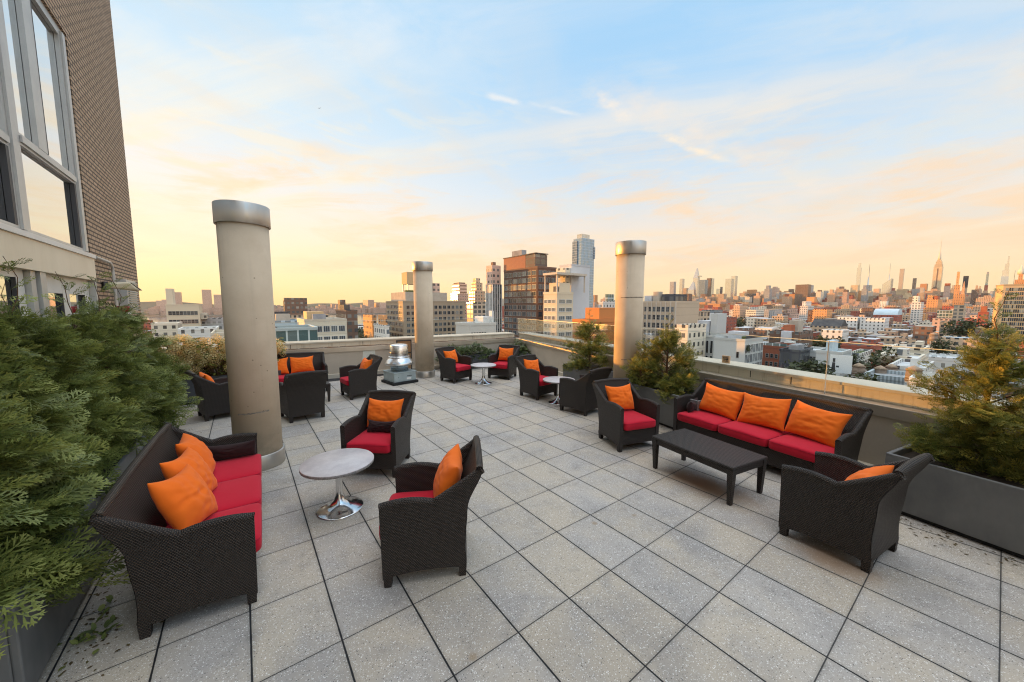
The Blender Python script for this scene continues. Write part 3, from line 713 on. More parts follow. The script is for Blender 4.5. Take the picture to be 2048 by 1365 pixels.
cE = seat('armchair', 'wicker armchair facing the half hidden round table by the right parapet', 'armchair', CG, 3.62, 4.58, 276)
pillow(cE, -.02, .165, .64, .48, .42, .14, 18, 6, 'dented orange pillow in the armchair facing the half hidden round table', roll=6)
cF = seat('armchair', 'wicker armchair seen from behind in front of the half hidden round table', 'armchair', CG, 3.57, 3.14, 94)
cG = seat('armchair', 'far wicker armchair just right of the middle column', 'armchair', CG, 2.90, 7.24, 286)
pillow(cG, .0, .165, .65, .46, .40, .14, 18, 7, 'orange pillow in the far armchair just right of the middle column')
cH = seat('armchair', 'farthest wicker armchair in front of the corner juniper planters', 'armchair', CG, 4.22, 6.80, 209)
pillow(cH, .0, .165, .655, .48, .42, .15, 18, 8, 'orange pillow in the farthest armchair by the corner juniper planters')
cI = seat('armchair', 'wicker armchair turned side on beside the roof fan', 'armchair', CG, .33, 7.06, 185)
pillow(cI, .0, .165, .65, .48, .42, .18, 20, 9, 'orange pillow in the armchair turned side on beside the roof fan')
cJ = seat('armchair', 'wicker armchair seen square from behind right of the nearest column', 'armchair', CG, -.93, 5.98, 95)
cK = seat('armchair', 'wicker armchair half hidden by the nearest column, in front of the hydrangeas', 'armchair', CG, -2.18, 7.02, 14)
pillow(cK, .0, .165, .65, .46, .42, .15, 20, 10, 'orange pillow in the armchair half hidden by the nearest column')
SG = 'long dark wicker sofas with red seat cushions'
sL = seat('sofa', 'three seat wicker sofa on the left against the cedar hedge', 'sofa', SG, -2.06, 2.28, -2, 1.98, 3)
for i, (lx, rl, yw) in enumerate(((-.44, 9, -14), (.0, 6, -10), (.50, 5, 4))):
    pillow(sL, lx, .10 + .025 * i, .64, .50, .47, .18, 26, 20 + i, ['orange pillow nearest the camera on the left sofa', 'middle orange pillow on the left sofa between two others', 'orange pillow at the far end of the left sofa by the dark lumbar pillow'][i], roll=rl, yaw=yw)
pillow(sL, .835, -.10, .535, .46, .19, .11, 10, 24, 'dark brown lumbar pillow at the far arm of the left sofa', 'brownfab', yaw=82, name='lumbar_pillow', group='dark brown lumbar pillows')
sR = seat('sofa', 'three seat wicker sofa on the right against the sunlit parapet', 'sofa', SG, 3.76, .21, 172, 2.06, 3)
for i, (lx, rl, yw) in enumerate(((-.56, 5, 6), (.03, -3, 2), (.62, 4, -4))):
    pillow(sR, lx, .125, .645, .60, .46, .19, 26, 30 + i, ['orange pillow at the left end of the right sofa', 'middle orange pillow on the right sofa between two others', 'orange pillow at the right end of the right sofa near the cedar'][i], roll=rl, yaw=yw)
pillow(sR, -.875, -.08, .53, .36, .19, .11, 10, 34, 'dark brown lumbar pillow at the left arm of the right sofa', 'brownfab', yaw=-70, name='lumbar_pillow', group='dark brown lumbar pillows')
sB = seat('sofa', 'wicker sofa at the far parapet behind the side table, two orange pillows on it', 'sofa', SG, -.98, 8.28, 266, 1.66, 2)
pillow(sB, .32, .14, .645, .52, .42, .17, 22, 40, 'orange pillow at the right end of the far sofa by the parapet')
pillow(sB, -.22, .14, .645, .52, .42, .17, 22, 41, 'orange pillow beside the nearest column on the far sofa')

def wicker_table(x, y, rz, L, Wd, H, label):
    r = thing('coffee_table', (x, y, 0), label, 'coffee table', 'black wicker coffee tables', R(rz))
    m = MB(); m.box(-L / 2, -Wd / 2, H - .03, L / 2, Wd / 2, H); bevel(m.build('tabletop', M['wicker_t'], r), .012, 3)
    m = MB(); m.box(-L / 2 + .012, -Wd / 2 + .012, H - .095, L / 2 - .012, Wd / 2 - .012, H - .031); m.build('apron', M['wicker'], r)
    for sx in (-1, 1):
        for sy in (-1, 1):
            def q(z, w, inset): 
                cx, cy = sx * (L / 2 - inset - w / 2), sy * (Wd / 2 - inset - w / 2); return [(cx - w / 2, cy - w / 2, z), (cx + w / 2, cy - w / 2, z), (cx + w / 2, cy + w / 2, z), (cx - w / 2, cy + w / 2, z)]
            m = MB(); m.hexa(q(0, .04, .022), q(H - .032, .064, .004)); m.build('leg', M['wicker'], r)
    return r
M['wicker_t'] = mat('dark_wicker_top', spec=.55, fn=wicker)
wicker_table(2.57, .30, 80.5, 1.05, .62, .425, 'long black wicker coffee table in front of the right sofa')
wicker_table(-.84, 7.12, 2, 1.05, .60, .40, 'wicker coffee table between the far sofa and the chair seen from behind')
def round_table(x, y, label):
    r = thing('round_table', (x, y, 0), label, 'table', 'round pedestal tables with mauve stone tops')
    m = MB().lathe([(.30, .470), (.335, .470), (.342, .474), (.342, .499), (.338, .503), (0, .5035)], 64, caps=False, mi=0)
    for i, f in enumerate(m.f):
        z = sum(m.v[k][2] for k in f) / len(f); m.m[i] = 0 if z > .5 else 1
    m.build('tabletop', [M['stone'], M['stone_edge']], r)
    m = MB().lathe([(.0, .004), (.222, .0), (.224, .006), (.215, .014), (.15, .030), (.095, .055), (.058, .10), (.038, .16), (.033, .20), (.033, .44), (.05, .469), (.25, .4695)], 48, caps=False); m.build('pedestal', M['chrome'], r)
round_table(-1.06, 2.22, 'nearest round table, between the left sofa and two armchairs')
round_table(3.33, 6.46, 'farthest round table, between the two armchairs by the corner junipers')
round_table(3.60, 3.86, 'round table half hidden behind the armchair seen from behind')

# ------------------------------------------------------------------ planters and plants
M['needle'] = leafmat('dry_needles', [(.05, .035, .018), (.12, .08, .035), (.10, .11, .03)], .8, .1)
def planter(loc, rz, L, D, H, label, dark=False, inset=.0):
    """local x along its length (0..L), local y into depth (0..D)"""
    r = thing('planter', loc, label, 'planter', 'long fibre planters round the terrace', rz)
    mt = M['planter_dark'] if dark else M['planter']
    m = MB(); t = .035
    m.box(0, 0, .045, L, t, H); m.box(0, D - t, .045, L, D, H); m.box(0, t, .045, t, D - t, H); m.box(L - t, t, .045, L, D - t, H); m.box(t, t, .045, L - t, D - t, .08)
    bevel(m.build('trough', mt, r), .008)
    f = MB(); f.box(.04, .04, 0, L - .04, D - .04, .044); f.build('foot', M['black'], r)
    s = MB(); s.box(t + .001, t + .001, .085, L - t - .001, D - t - .001, H - .06); s.build('soil', M['soil'], r)
    return r
def leaf_template(kind, seed):
    rnd = random.Random(seed); V = []; F = []
    def rh(p, d_, w, L, n):     # a slim scale-leaf twig: 2 triangles on a rhombus
        s = d_.cross(n).normalized() * w; b = len(V)
        V.extend([p - s * .35, p + d_ * L * .45 - s, p + d_ * L, p + d_ * L * .45 + s, ]); F.append((b, b + 1, b + 2, b + 3))
    n = Vector((0, 0, 1))
    if kind == 'cedar':
        L = 1.0; N = 7
        for i in range(N + 1):          # x forward, drooping tip
            t = i / N; x = t; z = -.20 * t * t; p = Vector((x, 0, z))
            if i < N: rh(p, Vector((1, 0, -.4 * t)).normalized(), .020, 1.25 / N, n)
            if i >= 1:
                ln = .46 * math.sin(math.pi * min(1, .22 + .78 * t)) ** .8 + .05
                for s in (-1, 1):
                    a = R(rnd.uniform(36, 50)); dd = Vector((math.cos(a), s * math.sin(a), -.25 * t + rnd.uniform(-.12, .12))).normalized()
                    rh(p, dd, .026, ln, n)
                    if ln > .2:
                        K = max(2, int(ln / .16))
                        for k in range(1, K):
                            q = p + dd * ln * k / K
                            for s2 in (-1, 1):
                                b2 = a * s + s2 * R(38); rh(q, Vector((math.cos(b2), math.sin(b2), -.2 * t + rnd.uniform(-.1, .1))).normalized(), .023, .14 * (1 - .5 * k / K), n)
    elif kind == 'spray':
        for i in range(7):
            t = i / 6; p = Vector((t * .9, 0, -.15 * t * t)); rh(p, Vector((1, 0, -.2)).normalized(), .035, .2, n)
            if i:
                for s in (-1, 1):
                    a = R(rnd.uniform(34, 52)); rh(p, Vector((math.cos(a), s * math.sin(a), rnd.uniform(-.2, .1))).normalized(), .045, .40 * math.sin(math.pi * min(1, .25 + .75 * t)) + .1, n)
    elif kind == 'leaf':
        V.extend([Vector((0, 0, 0)), Vector((.35, -.26, .03)), Vector((.75, -.2, 0)), Vector((1, 0, -.06)), Vector((.75, .2, 0)), Vector((.35, .26, .03))]); F.append((0, 1, 2, 3, 4, 5))
    elif kind == 'petals':      # a loose ball of small florets
        for k in range(46):
            z = 1 - 2 * (k + .5) / 46; a = k * 2.39996; r = math.sqrt(1 - z * z); c = Vector((r * math.cos(a), r * math.sin(a), z)); c *= rnd.uniform(.82, 1.05)
            t1 = c.cross(Vector((.3, .2, 1))).normalized(); t2 = c.cross(t1).normalized(); b = len(V); s = .2
            V.extend([c + t1 * s, c + t2 * s + c * .05, c - t1 * s, c - t2 * s + c * .05]); F.append((b, b + 1, b + 2, b + 3))
    return np.array([tuple(v) for v in V], np.float32), F
TEMPL = {k: [leaf_template(k, 7 + i) for i in range(4)] for k in ('cedar', 'spray', 'leaf', 'petals')}
def scatter(name, kind, items, mt, parent):
    """items: (position, forward, up, size) -> one foliage mesh"""
    VV = []; LI = []; CT = []; TN = []; base = 0; rnd = random.Random(len(items))
    for p, fwd, up, s in items:
        tv, tf = TEMPL[kind][rnd.randrange(4)]
        f = Vector(fwd).normalized(); u = Vector(up); r_ = u.cross(f)
        if r_.length < 1e-4: r_ = Vector((1, 0, 0)).cross(f)
        r_.normalize(); u = f.cross(r_)
        A = np.array([tuple(f), tuple(r_), tuple(u)], np.float32) * s
        VV.append(tv @ A + np.array(tuple(p), np.float32)); TN.append(np.clip(rnd.betavariate(1.1, 1.7) * .66 + .34 * np.clip(np.abs(tv[:, 0]) ** 2 + tv[:, 1] ** 2 * 1.5, 0, 1), 0, 1))
        k = len(tf[0]); arr = np.array(tf, np.int64) + base; LI.append(arr.ravel()); CT.append(np.full(len(tf), k)); base += len(tv)
    V = np.concatenate(VV); L = np.concatenate(LI); C = np.concatenate(CT)
    me = bpy.data.meshes.new(name); me.vertices.add(len(V)); me.vertices.foreach_set('co', V.ravel())
    me.loops.add(len(L)); me.loops.foreach_set('vertex_index', L.astype(np.int32))
    me.polygons.add(len(C)); st = np.concatenate([[0], np.cumsum(C)[:-1]]); me.polygons.foreach_set('loop_start', st.astype(np.int32))
    me.materials.append(mt); me.attributes.new('tone', 'FLOAT', 'POINT').data.foreach_set('value', np.concatenate(TN).astype(np.float32)); me.update(calc_edges=True); me.validate()
    return link(name, me, parent)
def cedar(loc, h, rad, seed, label, n, size, mt='cedar', shape=1.0, kind='cedar', lean=(0, 0), leaders=5, group='feathery cedars in the planters', zmin=0.02, droop=.0, rise=.0, spread=.035, lens=(.72, 1.22), lowb=1.0):
    rnd = random.Random(seed); root = thing('cedar', loc, label, 'conifer', group)
    tr = MB(); tr.tube([(0, 0, -.08), (.01, .01, h * .3), (lean[0] * .5, lean[1] * .5, h * .65), (lean[0], lean[1], h * .97)], [.028, .022, .014, .004], 7)
    items = []
    def rat(z):
        t = z / h; return rad * (lowb if t < .22 else 1 + (lowb - 1) * max(0, 1 - (t - .22) / .25)) * max(.03, (1 - max(0, (t - .28) / .72) ** (1.35 * shape)))
    nb = int(14 + h * 22)
    for i in range(nb):
        z = h * (zmin + (.93 - zmin) * ((i + rnd.random()) / nb) ** 1.25); a = rnd.uniform(0, 6.283); L = rat(z) * rnd.uniform(*lens) + .03
        up = .12 + rise * (.15 + 1.3 * z / h) + .9 * (z / h) ** 1.5 + rnd.uniform(-.12, .2); dirv = Vector((math.cos(a), math.sin(a), up)).normalized(); c0 = Vector((lean[0] * z / h, lean[1] * z / h, z - .12 * h * .2))
        pts = [c0 + dirv * L * k / 4 + Vector((0, 0, -.10 * L * (k / 4) ** 2 + droop * L * (k / 4) ** 2)) for k in range(5)]
        tr.tube(pts, [.009, .007, .005, .0035, .002], 4)
        m_ = max(3, int(n / nb * (.35 + 1.0 * L / (rad * .75))))
        for j in range(m_):
            t = rnd.uniform(.22, 1.05) ** .75; p = c0 + dirv * L * t + Vector((0, 0, -.10 * L * t * t + droop * L * t * t)) + Vector((rnd.gauss(0, spread), rnd.gauss(0, spread), rnd.gauss(0, spread)))
            aa = a + rnd.gauss(0, .65); el_ = rnd.gauss(.22 + .25 * z / h + rise * .7, .32) + droop * .5
            fwd = Vector((math.cos(aa) * math.cos(el_), math.sin(aa) * math.cos(el_), math.sin(el_)))
            upv = Vector((rnd.gauss(0, .8), rnd.gauss(0, .8), 1)); items.append((p, fwd, upv, size * rnd.uniform(.45, 1.3) * (1 - .35 * z / h)))
    for k in range(leaders):        # thin leading shoots with short side sprays
        a = rnd.uniform(0, 6.283); rr = rad * .35 * rnd.random() if k else 0; c0 = Vector((lean[0] + rr * math.cos(a), lean[1] + rr * math.sin(a), h * (.86 if k == 0 else rnd.uniform(.66, .8)))); hh = h * (.44 if k == 0 else rnd.uniform(.14, .24))
        pts = [c0 + Vector((rnd.gauss(0, .012) * q, rnd.gauss(0, .012) * q, hh * q / 4)) for q in range(5)]; tr.tube(pts, [.006, .005, .004, .003, .002], 5)
        for q in range(9):
            t = .1 + .88 * q / 9; p = c0 + Vector((0, 0, hh * t)); aa = q * 2.4 + rnd.random(); el_ = rnd.uniform(.5, .9)
            items.append((p, Vector((math.cos(aa) * math.cos(el_), math.sin(aa) * math.cos(el_), math.sin(el_))), Vector((rnd.gauss(0, .5), rnd.gauss(0, .5), 1)), max(size, .14) * (1.15 - .6 * t)))
    tr.build('trunk', M['bark'], root)
    scatter('crown', kind, items, M[mt], root)
    return root
def shrub(loc, rx, ry, h, seed, label, n, size, rz=0):
    rnd = random.Random(seed); root = thing('juniper', loc, label, 'shrub', 'low junipers in the corner planters', rz); items = []
    for i in range(n):
        a = rnd.uniform(0, 6.283); r = math.sqrt(rnd.random()); x, y = rx * r * math.cos(a), ry * r * math.sin(a)
        top = h * (1 - r ** 2.6) * (.75 + .3 * math.sin(7 * x + seed) * math.cos(9 * y)); z = top * rnd.uniform(.45, 1.0) + .0
        if r > .85: z -= rnd.uniform(0, .12)
        aa = a + rnd.gauss(0, .7); el_ = rnd.gauss(.35, .35); items.append((Vector((x, y, z)), (math.cos(aa) * math.cos(el_), math.sin(aa) * math.cos(el_), math.sin(el_)), (rnd.gauss(0, .5), rnd.gauss(0, .5), 1), size * rnd.uniform(.6, 1.2)))
    st = MB()
    for i in range(9):
        a = i * .7; st.tube([(0, 0, -.1), (rx * .35 * math.cos(a), ry * .35 * math.sin(a), h * .35), (rx * .7 * math.cos(a), ry * .7 * math.sin(a), h * .5)], [.012, .008, .004], 5)
    st.build('stem', M['bark'], root); scatter('foliage', 'spray', items, M['juniper'], root); return root
# left hedge
planter((-2.76, 1.16, 0), R(90), 2.62, .80, .58, 'dark planter nearest the camera under the left cedar hedge')
planter((-2.78, 3.92, 0), R(90), 2.70, .78, .58, 'dark planter at the far end of the left cedar hedge')
HL = ['cedar nearest the camera in the left hedge, lowest boughs over the planter corner', 'cedar behind the near arm of the left sofa, second in the left hedge', 'cedar behind the far end of the left sofa in the left hedge', 'cedar in front of the white glazed door in the left hedge', 'cedar with a thin bare leading shoot before the door frame in the left hedge', 'farthest cedar of the left hedge, below the wall lamp']
HG = 'cedars of the left hand hedge'
for i, (x, y, h, rad, n) in enumerate(((-3.26, 1.45, 1.54, .48, 1250), (-3.32, 2.3, 1.48, .40, 1100), (-3.30, 3.15, 1.46, .42, 1100), (-3.22, 4.1, 1.42, .50, 950), (-3.22, 5.05, 1.48, .48, 850), (-3.22, 5.95, 1.52, .46, 800))):
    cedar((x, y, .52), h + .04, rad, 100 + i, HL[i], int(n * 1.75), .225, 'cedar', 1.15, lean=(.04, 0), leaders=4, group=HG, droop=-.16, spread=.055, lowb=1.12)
# right side
def along(p0, t, s, z=0.0): # point on the right parapet's line, s metres inside it
    a = R(79); return (p0[0] + t * math.cos(a) - s * math.sin(a), p0[1] + t * math.sin(a) + s * math.cos(a), z)
RP = (4.439, -1)
planter((3.41, -1.08, 0), R(259), 2.8, .78, .59, 'grey planter at the right edge holding the big golden cedar', False)
planter((4.12, 2.50, 0), R(259), 1.50, .62, .60, 'grey planter between the sunlit column and the right sofa')
planter((4.86, 5.02, 0), R(259), 1.50, .62, .58, 'grey planter behind the armchair seen from behind by the parapet')
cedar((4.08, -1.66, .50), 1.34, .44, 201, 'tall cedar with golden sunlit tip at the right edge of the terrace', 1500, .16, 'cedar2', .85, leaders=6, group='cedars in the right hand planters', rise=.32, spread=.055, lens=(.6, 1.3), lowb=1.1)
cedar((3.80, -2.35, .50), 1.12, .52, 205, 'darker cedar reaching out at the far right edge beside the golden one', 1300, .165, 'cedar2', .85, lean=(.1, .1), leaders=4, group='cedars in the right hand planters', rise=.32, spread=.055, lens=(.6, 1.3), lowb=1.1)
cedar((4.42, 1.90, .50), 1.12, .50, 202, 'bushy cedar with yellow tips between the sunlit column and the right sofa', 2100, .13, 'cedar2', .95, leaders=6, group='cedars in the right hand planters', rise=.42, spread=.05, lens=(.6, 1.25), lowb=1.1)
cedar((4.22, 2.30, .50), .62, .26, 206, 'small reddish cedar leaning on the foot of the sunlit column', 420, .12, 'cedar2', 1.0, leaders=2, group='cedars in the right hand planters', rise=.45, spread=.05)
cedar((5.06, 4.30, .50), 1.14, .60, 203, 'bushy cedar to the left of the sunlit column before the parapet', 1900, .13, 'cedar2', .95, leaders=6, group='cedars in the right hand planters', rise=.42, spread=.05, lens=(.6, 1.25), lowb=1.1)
# corner planters with junipers
planter((3.30, 8.62, 0), R(-5.7), 2.0, .50, .46, 'dark planter with low juniper along the far parapet', True)
planter((6.02, 7.85, 0), R(79), .95, .50, .46, 'dark planter with juniper in the far corner of the parapets', True)
shrub((4.2, 8.82, .40), 1.05, .38, .42, 301, 'low spreading juniper along the far parapet behind the armchairs', 900, .15, R(-5.7))
shrub((5.82, 8.35, .40), .52, .45, .46, 302, 'low juniper tucked into the far corner of the parapets', 520, .15)
# hydrangeas behind the far left armchair
planter((-3.45, 8.30, 0), 0, 2.35, .62, .56, 'dark planter of hydrangeas behind the half hidden armchair', True)
def hydrangea(loc, rx, h, seed, label, nf, nl):
    rnd = random.Random(seed); root = thing('hydrangea', loc, label, 'shrub', 'cream hydrangeas in the far left planter'); st = MB(); lv_ = []; fl_ = []
    for i in range(nf):
        a = rnd.uniform(0, 6.283); r = rx * math.sqrt(rnd.random()); z = h * rnd.uniform(.25, 1.0) * (1 - .25 * (r / rx) ** 2); p = Vector((r * math.cos(a), r * math.sin(a) * .6, z))
        st.tube([(p.x * .3, p.y * .3, -.1), (p.x * .7, p.y * .7, z * .6), tuple(p)], [.006, .005, .003], 4); fl_.append((p, (rnd.gauss(0, 1), rnd.gauss(0, 1), 1), (rnd.gauss(0, 1), 1, 0), rnd.uniform(.06, .10)))
    for i in range(nl):
        a = rnd.uniform(0, 6.283); r = rx * math.sqrt(rnd.random()); z = h * rnd.uniform(.0, .92); p = Vector((r * math.cos(a), r * math.sin(a) * .6, z)); aa = a + rnd.gauss(0, .8)
        lv_.append((p, (math.cos(aa), math.sin(aa), rnd.uniform(-.6, .5)), (rnd.gauss(0, .4), rnd.gauss(0, .4), 1), rnd.uniform(.07, .13)))
    st.build('stem', M['bark'], root); scatter('foliage', 'leaf', lv_, M['hydleaf'], root); scatter('flower_heads', 'petals', fl_, M['petal'], root)
hydrangea((-2.95, 8.6, .5), .55, .95, 401, 'hydrangea nearest the brick wall, cream heads above the cedar hedge end', 120, 560)
hydrangea((-2.2, 8.6, .5), .6, .92, 402, 'hydrangea behind the half hidden armchair, cream and amber heads', 140, 620)
hydrangea((-1.45, 8.6, .5), .45, .85, 403, 'hydrangea partly behind the nearest column, cream heads low down', 80, 380)
# weeds in the joint by the left planter
for k, (x, y) in enumerate(((-2.62, 1.62), (-2.58, 2.35))):
    rnd = random.Random(k); r = thing('weed', (x, y, .001), ['straggly weed in the paver joint at the near planter corner', 'small leafy weed in the paver joint behind the left sofa'][k], 'weed', 'weeds in the paver joints')
    it = [(Vector((rnd.gauss(0, .06), rnd.gauss(0, .10), rnd.uniform(0, .03))), (rnd.gauss(0, 1), rnd.gauss(0, 1), .5), (0, 0, 1), rnd.uniform(.03, .07)) for _ in range(34)]
    scatter('leaves', 'leaf', it, M['cedar'], r)
# fallen needles along the planters
rnd = random.Random(9); it = []
def strew(x0, y0, x1, y1, n, w):
    for _ in range(n):
        f = rnd.random(); it.append((Vector((x0 + (x1 - x0) * f + rnd.gauss(0, .02) + abs(rnd.gauss(0, w)) * (1 if x0 < 0 else -1), y0 + (y1 - y0) * f + rnd.gauss(0, .03), .003)), (rnd.gauss(0, 1), rnd.gauss(0, 1), .05), (rnd.gauss(0, .1), rnd.gauss(0, .1), 1), rnd.uniform(.012, .035)))
strew(-2.74, 1.2, -2.76, 6.4, 420, .16); strew(3.38, -1.1, 3.1, -2.8, 160, .14); strew(4.1, 2.5, 3.85, 1.1, 90, .12)
tag(scatter('fallen_needles', 'leaf', it, M['needle'], None), kind='stuff')
# bird high over the terrace
bd = thing('bird', at(639, 217, 110), 'tiny dark bird gliding high in the left sky', 'bird', rz=R(40))
m = MB(); P = []
for x, r in ((-.16, .004), (-.10, .03), (0, .05), (.10, .04), (.15, .028), (.19, .006)): P.append([(x, r * math.cos(2 * math.pi * k / 10), .8 * r * math.sin(2 * math.pi * k / 10)) for k in range(11)])
m.grid(P)
for s in (-1, 1):
    m.hexa([(-.05, s * .03, -.004), (.06, s * .03, -.004), (.03, s * .42, .07), (-.06, s * .40, .07)], [(-.05, s * .03, .008), (.06, s * .03, .008), (.03, s * .42, .078), (-.06, s * .40, .078)])
m.hexa([(-.27, -.05, -.004), (-.14, -.02, -.006), (-.14, .02, -.006), (-.27, .05, -.004)], [(-.27, -.05, .002), (-.14, -.02, .008), (-.14, .02, .008), (-.27, .05, .002)])
m.build('body', M['framedark'], bd)

# ------------------------------------------------------------------ the city
ZG = -47.0
gnd = MB(); gnd.box(-3500, -3000, ZG - 3, 6100, 620, ZG); tag(gnd.build('street_ground', mottled('asphalt', (.04, .04, .045), (.075, .072, .07), .05, .9, 0, 0, .2, 1)), kind='structure')
g2 = MB(); g2.box(900, 620.01, ZG - 3, 6100, 5300, ZG); tag(g2.build('street_ground', M['membrane']), kind='structure')
def waterfn(t, b):
    bump(t, b, t.noise(obco(t), .12, 4, .6), .12, 1.0)
wt = MB(); wt.box(-3500, 620.01, ZG - 4, 899.9, 2150, ZG - 1.2); tag(wt.build('river', mat('river_water', (.05, .07, .08), .12, 0, .6, waterfn)), kind='structure')
fs = MB(); fs.box(-3500, 2150.1, ZG - 3, 899.9, 5300, ZG + 1); tag(fs.build('far_shore', mottled('far_shore_ground', (.10, .085, .06), (.17, .14, .11), .01, .9, 0, 0, .2, 1)), kind='structure')
# low ridge beyond the river
P = [[], [], []]
for i in range(120):
    x = -3480 + 79 * i; hh = 58 + 16 * math.sin(i * .23) + 9 * math.sin(i * .71 + 1)
    P[0].append((x, 4300, ZG)); P[1].append((x, 4650, ZG + hh)); P[2].append((x, 5290, ZG + hh + 8))
hm = MB(); hm.grid(P); tag(hm.build('hills', mottled('wooded_ridge', (.07, .075, .05), (.11, .10, .07), .004, .95, 0, 0, .2, 1)), kind='structure')

FAC = {}
def facade(wall, glass, w, h, fx, fz, wall2=None, lit=0.0, rough=.75, gr=.12, spread=.55, key=None, metal=0.0):
    k = (wall, glass, w, h, fx, fz, wall2, spread, metal)
    if k in FAC: return FAC[k]
    def fn(t, b):
        u, v, _ = t.sep(uvco(t))[:3]; oi = t.node('ShaderNodeObjectInfo').outputs['Random']
        cu = t.m('DIVIDE', u, w); cv = t.m('DIVIDE', v, h); a = t.m('FRACT', cu); c = t.m('FRACT', cv)
        mx = t.m('MULTIPLY', t.m('GREATER_THAN', a, fx[0]), t.m('LESS_THAN', a, fx[1])); mz = t.m('MULTIPLY', t.m('GREATER_THAN', c, fz[0]), t.m('LESS_THAN', c, fz[1])); m_ = t.m('MULTIPLY', mx, mz)
        wn = t.node('ShaderNodeTexWhiteNoise'); t.put(wn.inputs['Vector'], t.xyz(t.m('FLOOR', cu), t.m('FLOOR', cv), oi))
        gcol = t.mix(t.m('MULTIPLY', t.m('POWER', wn.outputs['Value'], 2.2), spread), glass, (.45, .43, .38))
        n = t.noise(obco(t), .12, 4, .6); wc = t.mix(n, wall, wall2 or tuple(min(1, q * 1.18) for q in wall))
        vr = t.lin(oi, 0, 1, .82, 1.15); wc = t.mix(1.0, wc, t.xyz(vr, vr, vr), 'MULTIPLY')
        fl_ = t.m('GREATER_THAN', t.m('FRACT', cv), .94); wc = t.mix(t.m('MULTIPLY', fl_, .25), wc, (.12, .11, .10))
        up = t.sep(t.node('ShaderNodeNewGeometry').outputs['Normal'])[2]; m_ = t.m('MULTIPLY', m_, t.m('LESS_THAN', up, .5))
        t.put(b.inputs['Base Color'], t.mix(m_, wc, gcol)); t.put(b.inputs['Roughness'], t.m('ADD', rough, t.m('MULTIPLY', m_, gr - rough))); t.put(b.inputs['Specular IOR Level'], t.m('ADD', .25, t.m('MULTIPLY', m_, .4)))
        if metal: t.put(b.inputs['Metallic'], t.m('MULTIPLY', m_, metal))
    FAC[k] = mat('facade_%d' % len(FAC), wall, rough, 0, .3, fn); return FAC[k]
def roofmat(name, a, c): return mottled(name, a, c, .25, .9, 0, 0, .2, 3)
RF = {'white': roofmat('white_roof', (.40, .41, .43), (.58, .59, .60)), 'grey': roofmat('grey_roof', (.22, .22, .23), (.34, .33, .33)), 'dark': roofmat('tar_roof', (.05, .05, .055), (.10, .095, .09)), 'tan': roofmat('tan_roof', (.36, .31, .25), (.46, .40, .33)), 'green': roofmat('planted_roof', (.06, .08, .03), (.14, .15, .06)), 'blue': roofmat('pale_blue_roof', (.38, .47, .52), (.48, .57, .62)), 'red': roofmat('terracotta_roof', (.30, .09, .05), (.40, .14, .07))}
